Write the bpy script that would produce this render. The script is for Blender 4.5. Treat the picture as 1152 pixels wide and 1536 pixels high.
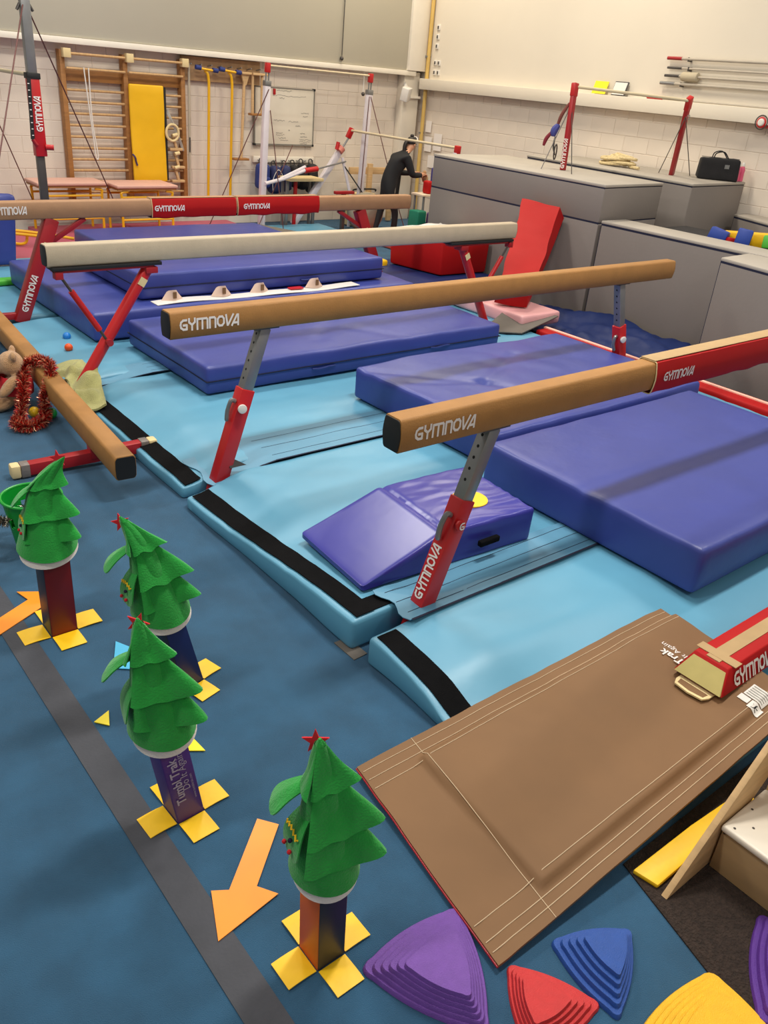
import bpy, bmesh, math, random
from mathutils import Vector, Matrix, noise
random.seed(7)
S = bpy.context.scene
for o in list(bpy.data.objects): bpy.data.objects.remove(o)
COL = S.collection
V = Vector

# ------------------------------------------------------------------ camera
cam_d = bpy.data.cameras.new('camera'); cam = bpy.data.objects.new('camera', cam_d); COL.objects.link(cam)
F, YAW, PIT, ROL = 1243.03, 0.718318, 0.482588, 0.0911169
fw = V((math.sin(YAW)*math.cos(PIT), math.cos(YAW)*math.cos(PIT), -math.sin(PIT)))
rt = V((math.cos(YAW), -math.sin(YAW), 0)); up = rt.cross(fw)
r2 = math.cos(ROL)*rt + math.sin(ROL)*up; u2 = -math.sin(ROL)*rt + math.cos(ROL)*up
m = Matrix((r2, u2, -fw)).transposed().to_4x4(); m.translation = V((0, 0, 2.53))
cam.matrix_world = m
cam_d.sensor_fit = 'VERTICAL'; cam_d.sensor_height = 36; cam_d.lens = F*36/1536
cam_d.clip_start = .05; cam_d.clip_end = 100
S.camera = cam
# ------------------------------------------------------------------ light
S.view_settings.view_transform = 'Standard'; S.view_settings.look = 'None'
S.view_settings.gamma = 1; S.view_settings.use_curve_mapping = False
S.view_settings.exposure = 0.08
w = bpy.data.worlds.new('hall'); S.world = w; w.use_nodes = True
w.node_tree.nodes['Background'].inputs[0].default_value = (1.0, .95, .87, 1)
w.node_tree.nodes['Background'].inputs[1].default_value = .30
LAMPS = [(-1.5, 2.7, 150), (4.0, 2.7, 265), (9.0, 2.7, 120), (-1.0, 8.0, 120), (4.2, 8.0, 200), (9.4, 8.6, 155), (4.5, 11.9, 95), (9.9, 12.3, 125), (1, -3, 62), (6, -2.6, 62)]
for i, (x, y, p) in enumerate(LAMPS):
    l = bpy.data.lights.new('hall_lamp', 'AREA'); l.shape = 'RECTANGLE'; l.size = 1.5; l.size_y = .45
    l.energy = p; l.color = (1, .88, .68) if x > 9.3 else (1, .95, .86)
    lo = bpy.data.objects.new('hall_lamp', l); COL.objects.link(lo); lo.location = (x, y, 6.4)

# ------------------------------------------------------------------ materials
def lin(c): return tuple((v/255/12.92 if v/255 <= .04045 else ((v/255+.055)/1.055)**2.4) for v in c)
MATS = {}
def mat(name, col, rough=.6, var=.06, scale=6, bump=0, bscale=40, metal=0, coat=0, sheen=0, spec=.5, stretch=None, col2=None, detail=4):
    if name in MATS: return MATS[name]
    M = bpy.data.materials.new(name); M.use_nodes = True; nt = M.node_tree; N = nt.nodes; L = nt.links
    b = N['Principled BSDF']; c = lin(col)
    b.inputs['Roughness'].default_value = rough; b.inputs['Metallic'].default_value = metal
    b.inputs['Specular IOR Level'].default_value = spec; b.inputs['Coat Weight'].default_value = coat; b.inputs['Sheen Weight'].default_value = sheen
    tc = N.new('ShaderNodeTexCoord'); mp = N.new('ShaderNodeMapping'); L.new(tc.outputs['Object'], mp.inputs[0])
    if stretch: mp.inputs['Scale'].default_value = stretch
    nz = N.new('ShaderNodeTexNoise'); nz.inputs['Scale'].default_value = scale; nz.inputs['Detail'].default_value = detail
    L.new(mp.outputs[0], nz.inputs['Vector'])
    cr = N.new('ShaderNodeValToRGB'); cr.color_ramp.elements[0].position = .3; cr.color_ramp.elements[1].position = .7
    c2 = lin(col2) if col2 else tuple(min(1, v*(1+var)) for v in c)
    c1 = c if col2 else tuple(v*(1-var) for v in c)
    cr.color_ramp.elements[0].color = (*c1, 1); cr.color_ramp.elements[1].color = (*c2, 1)
    L.new(nz.outputs[0], cr.inputs[0]); L.new(cr.outputs[0], b.inputs['Base Color'])
    if bump:
        n2 = N.new('ShaderNodeTexNoise'); n2.inputs['Scale'].default_value = bscale; n2.inputs['Detail'].default_value = 3
        L.new(mp.outputs[0], n2.inputs['Vector'])
        bp = N.new('ShaderNodeBump'); bp.inputs['Strength'].default_value = bump; bp.inputs['Distance'].default_value = .02
        L.new(n2.outputs[0], bp.inputs['Height']); L.new(bp.outputs[0], b.inputs['Normal'])
    MATS[name] = M; return M
carpet = mat('blue_carpet', (38, 84, 116), .95, .16, 5, .5, 300, sheen=.1)
tape_grey = mat('dark_grey_tape', (62, 64, 72), .75, .1, 8, .15, 80)
paint = mat('white_wall_paint', (226, 214, 200), .7, .03, 2, .08, 60)
paint_hi = mat('cream_plaster', (222, 213, 198), .75, .02, 1, .04, 50)
panelg = mat('grey_cladding', (184, 178, 162), .75, .03, .6)
trimw = mat('white_trim_paint', (236, 228, 214), .5, .02)
blockg = mat('grey_foam_cover', (128, 120, 115), .7, .04, 1.2, .06, 30)
blockt = mat('pale_grey_top_cover', (168, 160, 150), .7, .05, 2.5, .08, 30)
mat_lb = mat('light_blue_vinyl', (92, 154, 184), .42, .06, 1.6, .18, 5)
mat_lbf = mat('light_blue_flap_vinyl', (88, 142, 172), .5, .06, 2, .15, 8)
velcro = mat('black_velcro', (13, 13, 15), .95, .15, 20, .3, 200, spec=.1)
dblue = mat('dark_blue_vinyl', (54, 66, 142), .4, .08, 2.2, .22, 6)
dblue_s = mat('navy_side_vinyl', (40, 56, 126), .45, .06, 2.0, .15, 7)
wedge_b = mat('glossy_blue_vinyl', (54, 54, 146), .3, .07, 2.5, .07, 4)
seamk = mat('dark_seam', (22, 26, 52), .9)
leather = mat('tan_beam_leather', (160, 113, 58), .65, .07, 10, .1, 120)
leather_p = mat('pale_beam_leather', (186, 170, 146), .65, .05, 10, .1, 120)
leather_b = mat('brown_beam_leather', (164, 124, 90), .65, .06, 10, .1, 120)
endk = mat('black_end_cap', (22, 22, 24), .6)
red_m = mat('red_paint', (190, 30, 34), .35, .03, 3)
red_d = mat('dark_red_paint', (160, 26, 34), .4, .04, 3)
red_v = mat('red_vinyl', (168, 18, 20), .6, .06, 2.5, .15, 6, spec=.2)
steel = mat('grey_steel', (140, 140, 140), .35, .05, 12, metal=.55)
steel_d = mat('dark_steel', (88, 84, 82), .4, .05, 12, metal=.6)
hole = mat('dark_hole', (16, 16, 16), .9)
white_p = mat('white_print', (238, 232, 228), .6, .01)
white_pl = mat('white_plastic', (226, 222, 216), .4, .02)
cream = mat('cream_foam', (222, 200, 150), .8, .05, 10)
ducttape = mat('grey_duct_tape', (120, 112, 108), .4, .06, 10, .2, 40)
brown = mat('brown_canvas', (122, 89, 57), .75, .07, 2.2, .12, 10)
brown_l = mat('brown_stitch', (214, 190, 158), .8)
green_f = mat('green_felt', (22, 150, 52), .95, .1, 14, .25, 150, sheen=.3)
green_d = mat('dark_green_felt', (10, 52, 30), .95, .1, 14, .2, 150)
white_f = mat('white_felt', (226, 218, 212), .95, .03, 14, .2, 150)
red_f = mat('red_felt', (196, 28, 40), .9, .05, 14)
orange_v = mat('orange_vinyl', (248, 148, 28), .35, .04, 8)
yellow_v = mat('yellow_vinyl', (246, 196, 22), .5, .06, 9, .1, 20)
yellow_p = mat('yellow_paint', (232, 176, 20), .35, .03)
yellow_m = mat('yellow_mat_vinyl', (236, 182, 8), .5, .04, 3, .1, 10)
wood = mat('pale_wood', (206, 170, 122), .6, .12, 5, .08, 30, stretch=(1, 1, 8))
wood_bar = mat('wall_bar_wood', (158, 108, 56), .55, .14, 6, stretch=(1, 1, 6))
wood_r = mat('rung_wood', (190, 152, 104), .55, .12, 8, stretch=(5, 1, 1))
ply = mat('plywood', (196, 168, 124), .6, .08, 4, stretch=(1, 1, 5))
ply_side = mat('plywood_face', (168, 138, 98), .65, .1, 3, stretch=(1, 1, 6))
brush = mat('dark_brown_entrance_carpet', (52, 40, 34), .98, .35, 60, .9, 120)
black_c = mat('black_cloth', (28, 27, 30), .9, .15, 10, .2, 60)
pink_m = mat('pink_vinyl', (176, 84, 104), .6, .06, 2, .1, 8)
pink_l = mat('pale_pink_vinyl', (226, 168, 170), .5, .05, 2, .1, 8)
grey_mt = mat('dark_grey_rubber', (102, 96, 90), .8, .06, 4)
tarp_m = mat('navy_tarpaulin', (20, 38, 88), .55, .12, 3, .4, 8, spec=.25)
orange_b = mat('orange_ball_plastic', (232, 84, 22), .4, .02)
blue_b = mat('blue_ball_plastic', (34, 126, 210), .4, .02)
green_b = mat('green_ball_plastic', (18, 170, 70), .4, .02)
yellow_b = mat('yellow_ball_plastic', (238, 190, 30), .4, .02)
basket_m = mat('green_basket_plastic', (8, 146, 44), .35, .03)
fur = mat('tan_plush_fur', (196, 150, 104), .95, .12, 40, .8, 160, sheen=.4)
fur_d = mat('dark_brown_plush_fur', (52, 30, 24), .95, .2, 40, .8, 160)
olive = mat('olive_towel', (166, 164, 106), .95, .08, 20, .5, 150, sheen=.2)
skin = mat('skin', (206, 150, 118), .5, .04)
hair_m = mat('dark_brown_hair', (30, 20, 18), .5, .2, 20, .3, 100)

# ------------------------------------------------------------------ builders
ORG = {}
class MB:
    def __init__(s): s.v = []; s.f = []
    def add(s, vs, fs):
        n = len(s.v); s.v += [V(p) for p in vs]; s.f += [tuple(i+n for i in f) for f in fs]; return s
    def hexa(s, p):   # 4 bottom ccw, 4 top ccw
        return s.add(p, [(3,2,1,0),(4,5,6,7),(0,1,5,4),(1,2,6,5),(2,3,7,6),(3,0,4,7)])
    def box(s, a, b):
        (x0,y0,z0),(x1,y1,z1) = a, b
        return s.hexa([(x0,y0,z0),(x1,y0,z0),(x1,y1,z0),(x0,y1,z0),(x0,y0,z1),(x1,y0,z1),(x1,y1,z1),(x0,y1,z1)])
    def obox(s, c, sx, sy, sz, M):   # oriented box, M 3x3
        c = V(c); P = []
        for z in (-.5, .5):
            for x, y in ((-.5,-.5),(.5,-.5),(.5,.5),(-.5,.5)): P.append(c + M @ V((x*sx, y*sy, z*sz)))
        return s.hexa(P)
    def bar(s, a, b, wx, wy, side=(0,1,0)):   # square bar from a to b
        a, b = V(a), V(b); d = (b-a).normalized(); y = V(side); y = (y-d*y.dot(d)).normalized(); x = y.cross(d)
        P = [p + x*i*wx/2 + y*j*wy/2 for p in (a, b) for i, j in ((-1,-1),(1,-1),(1,1),(-1,1))]
        return s.hexa(P)
    def tube(s, pts, r, n=8, closed=False):
        pts = [V(p) for p in pts]; R = r if isinstance(r, (list, tuple)) else [r]*len(pts); k = len(pts); base = len(s.v); prev = None
        for i, p in enumerate(pts):
            if closed: d = pts[(i+1) % k]-pts[i-1]
            else: d = pts[min(i+1, k-1)]-pts[max(i-1, 0)]
            d = d.normalized() if d.length > 1e-9 else V((0,0,1))
            if prev is None:
                a = V((0,0,1)) if abs(d.z) < .9 else V((1,0,0)); x = d.cross(a).normalized()
            else: x = (prev - d*prev.dot(d)).normalized()
            prev = x; y = d.cross(x)
            for j in range(n):
                t = 2*math.pi*j/n; s.v.append(p + (x*math.cos(t)+y*math.sin(t))*R[i])
        for i in range(k if closed else k-1):
            for j in range(n):
                a = base+i*n+j; b_ = base+i*n+(j+1) % n; i2 = (i+1) % k
                s.f.append((a, b_, base+i2*n+(j+1) % n, base+i2*n+j))
        if not closed:
            s.f.append(tuple(base+j for j in reversed(range(n)))); s.f.append(tuple(base+(k-1)*n+j for j in range(n)))
        return s
    def lathe(s, c, prof, n=32, squash=(1, 1)):   # prof: (r,z) list
        c = V(c); base = len(s.v)
        for r, z in prof:
            for j in range(n):
                t = 2*math.pi*j/n; s.v.append(c + V((math.cos(t)*r*squash[0], math.sin(t)*r*squash[1], z)))
        for i in range(len(prof)-1):
            for j in range(n): s.f.append((base+i*n+j, base+i*n+(j+1) % n, base+(i+1)*n+(j+1) % n, base+(i+1)*n+j))
        return s
    def ball(s, c, r, n=16, M=None):
        c = V(c); rr = V((r, r, r)) if not isinstance(r, (tuple, list)) else V(r); m_ = n//2; base = len(s.v)
        for i in range(m_+1):
            ph = math.pi*i/m_
            for j in range(n):
                t = 2*math.pi*j/n; p = V((math.sin(ph)*math.cos(t)*rr.x, math.sin(ph)*math.sin(t)*rr.y, -math.cos(ph)*rr.z))
                s.v.append(c + (M @ p if M else p))
        for i in range(m_):
            for j in range(n): s.f.append((base+i*n+j, base+i*n+(j+1) % n, base+(i+1)*n+(j+1) % n, base+(i+1)*n+j))
        return s
    def prism(s, poly, h, o=(0,0,0), u=(1,0,0), v=(0,1,0)):   # polygon in u,v plane at o, extruded h along u x v
        o, u, v = V(o), V(u), V(v); nrm = u.cross(v).normalized()*h; n = len(poly)
        P = [o+u*x+v*y for x, y in poly]; P += [p+nrm for p in P]
        return s.add(P, [tuple(reversed(range(n))), tuple(range(n, 2*n))] + [(i, (i+1) % n, n+(i+1) % n, n+i) for i in range(n)])
    def grid(s, fn, nu, nv, closed_u=False):
        base = len(s.v)
        for j in range(nv+1):
            for i in range(nu if closed_u else nu+1): s.v.append(V(fn(i/nu, j/nv)))
        w_ = nu if closed_u else nu+1
        for j in range(nv):
            for i in range(nu):
                i2 = (i+1) % w_ if closed_u else i+1
                s.f.append((base+j*w_+i, base+j*w_+i2, base+(j+1)*w_+i2, base+(j+1)*w_+i))
        return s
    def thick(s, d):   # give an open sheet thickness d (downwards along normals)
        bm = bmesh.new(); vs = [bm.verts.new(p) for p in s.v]
        for f in s.f:
            try: bm.faces.new([vs[i] for i in f])
            except ValueError: pass
        bmesh.ops.remove_doubles(bm, verts=bm.verts, dist=1e-5)
        bmesh.ops.recalc_face_normals(bm, faces=bm.faces)
        bmesh.ops.solidify(bm, geom=bm.faces[:], thickness=d)
        bm.verts.index_update(); s.v = [v.co.copy() for v in bm.verts]; s.f = [tuple(v.index for v in f.verts) for f in bm.faces]; bm.free(); return s
    def rbox(s, lo, hi, r, n=(4, 4, 2), disp=None):
        lo, hi = V(lo), V(hi)
        def axis(a, b, k):
            return sorted(set([a, a+.3*r, a+r, b-r, b-.3*r, b] + [a+r+(b-a-2*r)*i/k for i in range(1, k)]))
        A = [axis(lo[i], hi[i], n[i]) for i in range(3)]; nx, ny, nz = (len(a) for a in A); idx = {}
        def vert(i, j, k):
            if (i, j, k) in idx: return idx[i, j, k]
            p = V((A[0][i], A[1][j], A[2][k])); q = V([min(max(p[t], lo[t]+r), hi[t]-r) for t in range(3)]); d = p-q
            if d.length > 1e-9: p = q + d.normalized()*min(r, max(abs(d.x), abs(d.y), abs(d.z)) if d.length < r else r)
            if disp: p = disp(p)
            s.v.append(p); idx[i, j, k] = len(s.v)-1; return idx[i, j, k]
        for i in range(nx-1):
            for j in range(ny-1):
                s.f.append((vert(i,j,0), vert(i,j+1,0), vert(i+1,j+1,0), vert(i+1,j,0)))
                t = nz-1; s.f.append((vert(i,j,t), vert(i+1,j,t), vert(i+1,j+1,t), vert(i,j+1,t)))
        for i in range(nx-1):
            for k in range(nz-1):
                s.f.append((vert(i,0,k), vert(i+1,0,k), vert(i+1,0,k+1), vert(i,0,k+1)))
                t = ny-1; s.f.append((vert(i,t,k), vert(i,t,k+1), vert(i+1,t,k+1), vert(i+1,t,k)))
        for j in range(ny-1):
            for k in range(nz-1):
                s.f.append((vert(0,j,k), vert(0,j,k+1), vert(0,j+1,k+1), vert(0,j+1,k)))
                t = nx-1; s.f.append((vert(t,j,k), vert(t,j+1,k), vert(t,j+1,k+1), vert(t,j,k+1)))
        return s
    def xf(s, M):
        s.v = [M @ p for p in s.v]; return s
    def build(s, name, mt, parent=None, bevel=0, seg=2, smooth=True, label=None, origin=None):
        me = bpy.data.meshes.new(name)
        if parent is not None: og = ORG[parent.name]
        elif origin is not None: og = V(origin)
        else:
            xs = [p.x for p in s.v]; ys = [p.y for p in s.v]; zs = [p.z for p in s.v]
            og = V(((min(xs)+max(xs))/2, (min(ys)+max(ys))/2, min(zs)))
        me.from_pydata([p-og for p in s.v], [], s.f); me.validate()
        bm = bmesh.new(); bm.from_mesh(me)
        bmesh.ops.recalc_face_normals(bm, faces=bm.faces)
        if bevel:
            es = [e for e in bm.edges if len(e.link_faces) == 2 and e.calc_face_angle(0) > .6]
            bmesh.ops.bevel(bm, geom=es, offset=bevel, segments=seg, profile=.5, affect='EDGES', clamp_overlap=True)
        if smooth:
            for f in bm.faces: f.smooth = True
            for e in bm.edges:
                if len(e.link_faces) == 2 and e.calc_face_angle(0) > .7: e.smooth = False
        bm.to_mesh(me); bm.free()
        ml = mt if isinstance(mt, list) else [mt]
        for q in ml: me.materials.append(q)
        o = bpy.data.objects.new(name, me); COL.objects.link(o)
        if parent is not None: o.parent = parent; ORG[o.name] = og
        else: o.location = og; ORG[o.name] = og
        if label: o['label'] = label
        return o
def tag(o, label=None, cat=None, group=None, kind=None):
    if label: o['label'] = label
    if cat: o['category'] = cat
    if group: o['group'] = group
    if kind: o['kind'] = kind
    return o
def thing(name, loc, label, cat, group=None):
    o = bpy.data.objects.new(name, None); COL.objects.link(o); o.location = loc; o.empty_display_size = .1
    ORG[o.name] = V(loc); return tag(o, label, cat, group)
def rotz(a): return Matrix.Rotation(a, 3, 'Z')
def bez(pts, k=8):   # Catmull-Rom
    pts = [V(p) for p in pts]; out = []
    for i in range(len(pts)-1):
        p0, p1, p2, p3 = pts[max(i-1, 0)], pts[i], pts[i+1], pts[min(i+2, len(pts)-1)]
        for j in range(k):
            t = j/k; out.append(.5*((2*p1)+(p2-p0)*t+(2*p0-5*p1+4*p2-p3)*t*t+(3*p1-p0-3*p2+p3)*t**3))
    return out+[pts[-1]]
# lettering made of strokes for the rounded block capitals on the gym gear
GL = {'G': ([[(.78,.9),(.4,.9),(.16,.74),(.1,.5),(.16,.26),(.4,.1),(.78,.1),(.78,.46),(.42,.46)]], .9),
      'Y': ([[(.1,1),(.1,.68),(.42,.45),(.74,.68),(.74,1)], [(.42,.45),(.42,0)]], .86),
      'M': ([[(.1,0),(.1,.9),(1.14,.9),(1.24,.8),(1.24,0)], [(.67,.9),(.67,0)]], 1.36),
      'N': ([[(.1,0),(.1,.9),(.62,.9),(.74,.78),(.74,0)]], .86),
      'O': ([[(.3,.9),(.62,.9),(.82,.7),(.82,.3),(.62,.1),(.3,.1),(.1,.3),(.1,.7),(.3,.9)]], .94),
      'V': ([[(.08,1),(.24,.08),(.32,.08),(.92,1)]], .72),
      'A': ([[(.0,.0),(.6,.92),(.74,.92),(.74,0)], [(.3,.22),(.74,.22)]], .86)}
def stroke(mb, pts, w_, place):
    for i in range(len(pts)-1):
        a, b = V((*pts[i], 0)), V((*pts[i+1], 0)); d = (b-a).normalized(); n = V((-d.y, d.x, 0))*w_/2; e = d*w_*.32
        mb.add([place(p) for p in (a-n-e, b-n+e, b+n+e, a+n-e)], [(0, 1, 2, 3)])
def logo(parent, o, u, v, h, text='GYMNOVA', width=None, mt=None, w_=.20):
    o, u, v = V(o), V(u).normalized(), V(v).normalized(); nr = u.cross(v)
    tot = sum(GL[c][1]+.05 for c in text); sx = (width/tot) if width else h*.72; mb = MB(); x = 0
    k = 0
    for c in text:
        x += .05
        for pl in GL[c][0]:
            for i in range(len(pl)-1):
                k += 1; stroke(mb, pl[i:i+2], w_, lambda p, x=x, k=k: o + u*(p.x+x)*sx + v*p.y*h + nr*(.0022+.00022*(k % 4)))
        x += GL[c][1]
    return mb.build('lettering', mt or white_p, parent, smooth=False, label='white block lettering %s' % text)
def text(parent, body, o, u, v, size, mt, bold=0, name='lettering', shear=0):
    cu = bpy.data.curves.new('t', 'FONT'); cu.body = body; cu.size = size; cu.offset = bold; cu.shear = shear; cu.resolution_u = 3
    ob = bpy.data.objects.new('t', cu); COL.objects.link(ob)
    me = bpy.data.meshes.new_from_object(ob.evaluated_get(bpy.context.evaluated_depsgraph_get()))
    o, u, v = V(o), V(u).normalized(), V(v).normalized(); nr = u.cross(v); mb = MB()
    mb.add([o+u*p.co.x+v*p.co.y+nr*.002 for p in me.vertices], [tuple(f.vertices) for f in me.polygons])
    bpy.data.objects.remove(ob); bpy.data.curves.remove(cu); bpy.data.meshes.remove(me)
    return mb.build(name, mt, parent, smooth=False)
def wob(p, amp, sc, seed=0): return noise.noise(V((p.x*sc+seed, p.y*sc, p.z*sc)))*amp

# ------------------------------------------------------------------ the hall
tag(MB().box((-3.5, -4, -.12), (12.2, 14.2, 0)).build('floor', carpet), kind='structure')
YW, XW = 13.6, 11.75
wb = tag(MB().box((-3.5, YW+.02, 0), (12, YW+.3, 6.6)).build('wall_back', paint), kind='structure')
wr = tag(MB().box((XW+.02, -4, 0), (XW+.3, YW+.02, 6.6)).build('wall_right', paint), kind='structure')
def brick_mesh(L, H, D, axis):
    mb = MB(); c = .004
    P = [(-L/2, 0, -H/2), (L/2, 0, -H/2), (L/2, 0, H/2), (-L/2, 0, H/2)]
    Q = [(-L/2, D-c, -H/2), (L/2, D-c, -H/2), (L/2, D-c, H/2), (-L/2, D-c, H/2)]
    R = [(-L/2+c, D, -H/2+c), (L/2-c, D, -H/2+c), (L/2-c, D, H/2-c), (-L/2+c, D, H/2-c)]
    f = [(8, 9, 10, 11)]
    for i in range(4): j = (i+1) % 4; f += [(i, j, 4+j, 4+i), (4+i, 4+j, 8+j, 8+i)]
    pts = P+Q+R
    if axis == 'back': pts = [V((x, -y, z)) for x, y, z in pts]
    else: pts = [V((-y, x, z)) for x, y, z in pts]
    return mb.add(pts, f)
def brick_wall(wall, axis, a0, a1, z0, z1):
    H, L = .222, .452; proto = None; k = 0; z = z0
    while z < z1-.02:
        h = min(H, z1-z); a = a0-(L/2 if k % 2 else 0)
        while a < a1-.03:
            s, e = max(a, a0), min(a+L, a1)
            if e-s > .06:
                loc = V(((s+e)/2, YW+.02, z+h/2)) if axis == 'back' else V((XW+.02, (s+e)/2, z+h/2))
                if proto is None:
                    ORG['tmp'] = V((0, 0, 0)); proto = brick_mesh(L-.006, H-.006, .006, axis).build('brick', paint, None, smooth=False, origin=(0, 0, 0)); o = proto
                else: o = proto.copy(); COL.objects.link(o)
                o.parent = wall; o.location = loc - ORG[wall.name] + V((0, 0, 0))
                o.scale = ((e-s-.006)/(L-.006), 1, (h-.006)/(H-.006)) if axis == 'back' else (1, (e-s-.006)/(L-.006), (h-.006)/(H-.006))
                j = random.uniform(.0125, .0145)
                o.location -= V((0, j-.013, 0)) if axis == 'back' else V((j-.013, 0, 0))
            a += L
        z += H; k += 1
brick_wall(wb, 'back', 2.2, 11.25, .0, 2.62)
brick_wall(wr, 'right', 5.0, 13.58, .46, 2.36)
# cladding on the back wall, with the trim under it
tag(MB().box((-3.5, 13.36, 2.66), (11.46, YW+.015, 6.5)).build('cladding_panel', panelg, wb, bevel=.01))
tag(MB().box((-3.5, 13.33, 2.575), (11.46, YW+.015, 2.657)).build('trim_1', trimw, bevel=.006), kind='structure')
# pillar and box-out in the corner
tag(MB().box((11.26, 13.42, 0), (11.64, YW+.015, 2.64)).build('trim_2', paint_hi, bevel=.008), kind='structure')
MB().box((11.24, 13.3, 2.66), (11.68, YW+.015, 6.5)).build('box_out', trimw, wb, bevel=.01)
MB().box((11.25, 13.37, 2.2), (11.66, 13.42, 2.24)).build('pillar_ledge', trimw, wb)
# ledge band of the right wall
tag(MB().box((11.56, -4, 2.365), (XW+.015, 13.34, 2.55)).build('trim_3', paint_hi, bevel=.008), kind='structure')
MB().box((XW-.03, -4, 2.55), (XW+.018, 13.5, 6.5)).build('upper_plaster', paint_hi, wr)
# carpet edge under the steps and tape line
bc = MB().prism([(2.19, .97), (2.045, .45), (1.95, .1), (1.95, -1), (4.5, -1), (4.5, .97)], .006, (0, 0, 0.001)).build('entrance_carpet', brush)
tag(bc, 'dark brown coarse entrance carpet beside the wooden step', 'carpet')
tp = MB().box((.757, -1.5, .001), (.879, 9.5, .004)).build('floor_tape', tape_grey)
tag(tp, 'long dark grey tape line stuck across the blue carpet', 'tape')
vp = MB().prism([(2.073, 2.66), (2.155, 2.66), (2.16, 2.5), (2.075, 2.495)][::-1], .004, (0, 0, 0.001)).build('hook_tape_square', grey_mt)
tag(vp, 'small dark square of hook tape on the carpet between the blue mats', 'tape')

# ------------------------------------------------------------------ light blue landing mats
def sm(t): t = max(0, min(1, t)); return t*t*(3-2*t)
def landing_mat(x0, x1, y0, y1, zt, label, droop, near=False, strip=True, press=False):
    def zf(x, y):
        if press and y < 2.05:
            k = sm((2.05-y)/.3); return (1-k)*(zt - droop((y-y0)/(y1-y0))*(1-sm((x-x0)/.45))) + k*min(zt, canvas_base(x)-.035)
        d = droop((y-y0)/(y1-y0))*(1-sm((x-x0)/.45))
        return zt - d + wob(V((x, y, 0)), .007, 1.3)+wob(V((x, y*2.5, 3)), .004, 3) - .012*max(0, .16-abs(noise.noise(V((x*1.1+y*.5, y*2.2, 8)))))/.16*(.4+.6*noise.noise(V((x, y, 3))))
    def disp(p):
        t = p.z/zt; return V((p.x + wob(p, .012, 2.2), p.y + wob(p, .005, 3, 5), zf(p.x, p.y)*t))
    root = thing('landing_mat', ((x0+x1)/2, (y0+y1)/2, 0), label, 'mat', 'light blue landing mats')
    MB().rbox((x0, y0, 0), (x1, y1, zt), .025, (90, 40, 1), disp).build('mat_cover', mat_lb, root)
    if strip:
        MB().grid(lambda u, v: (x0+.03+.115*u, y0+.02+(y1-y0-.05)*v, zf(x0+.03+.115*u, y0+.02+(y1-y0-.05)*v)+.007), 4, 30).thick(.004).build('velcro_strip', velcro, root)
    if near:
        MB().grid(lambda u, v: (x0+.146+(x1-x0-.3)*v, y0+.025+.11*u, zf(x0+.146+(x1-x0-.3)*v, y0+.025+.11*u)+.007), 4, 40).thick(.004).build('velcro_strip', velcro, root)
    return root
def canvas_base(x): return .022+.092*max(0, min(1.85, x-1.55))
landing_mat(2.11, 7.05, 1.0, 2.445, .18, 'light blue landing mat partly covered by the brown canvas mat', lambda t: .02+.10*sm((1-t)/.6), press=True)
landing_mat(2.11, 7.05, 2.56, 4.33, .18, 'light blue landing mat carrying the glossy blue wedge', lambda t: .005+.10*sm(t*1.0), near=True)
landing_mat(2.14, 7.05, 4.44, 6.305, .18, 'light blue landing mat under the olive towel', lambda t: .10-.02*t)
landing_mat(2.15, 7.05, 6.42, 8.25, .18, 'light blue landing mat with the two plastic balls on it', lambda t: .03, strip=False)
landing_mat(2.15, 7.05, 8.37, 10.38, .17, 'light blue landing mat at the far left below the padded beam', lambda t: .02, strip=False)
landing_mat(2.2, 3.95, 10.42, 11.3, .10, 'light blue mat furthest left, next to the pink mats', lambda t: .01, strip=False)
landing_mat(7.86, 9.08, 11.6, 12.9, .08, 'light blue mat under the white high bar at the back', lambda t: .0, strip=False)
def flap(x0, x1, y0, y1, z, label, sag=0):
    r = thing('seam_flap', ((x0+x1)/2, (y0+y1)/2, z), label, 'mat flap')
    def fn(u, v):
        x, y = x0+(x1-x0)*v, y0+(y1-y0)*u
        dz = sag*(1-sm((x-x0)/.5))
        return (x-.02*math.sin(u*9)*(v < .02), y, z-dz+wob(V((x, y, 1)), .005, 5)+ (.012 if v < .03 else 0)*u)
    MB().grid(fn, 8, 60).thick(.004).build('flap_sheet', mat_lbf, r)
    for k in (.18, .5, .82):
        MB().grid(lambda u, v: (x0+.03+(x1-x0-.06)*v, y0+(y1-y0)*k+.004*u, fn(k, v)[2]+.0008), 1, 60).build('stitch_line', seamk, r)
    MB().grid(lambda u, v: (x0+.01+(x1-x0-.06)*v, y0-.012+.014*u, z-sag*(1-sm((x1-x0)*v/.5))+.001), 1, 40).build('edge_seam_line', seamk, r, label='dark seam line at the flap edge')  # black line of the mat seam along the flap's front edge
    return r
flap(2.34, 7.0, 2.41, 2.70, .194, 'blue vinyl flap over the seam at the foot of the nearest beam')
flap(2.30, 7.0, 4.32, 4.74, .192, 'blue vinyl flap over the seam at the foot of the second beam', .08)
flap(2.34, 7.0, 6.30, 6.58, .192, 'blue vinyl flap over the seam below the pale beam', .05)

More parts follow.
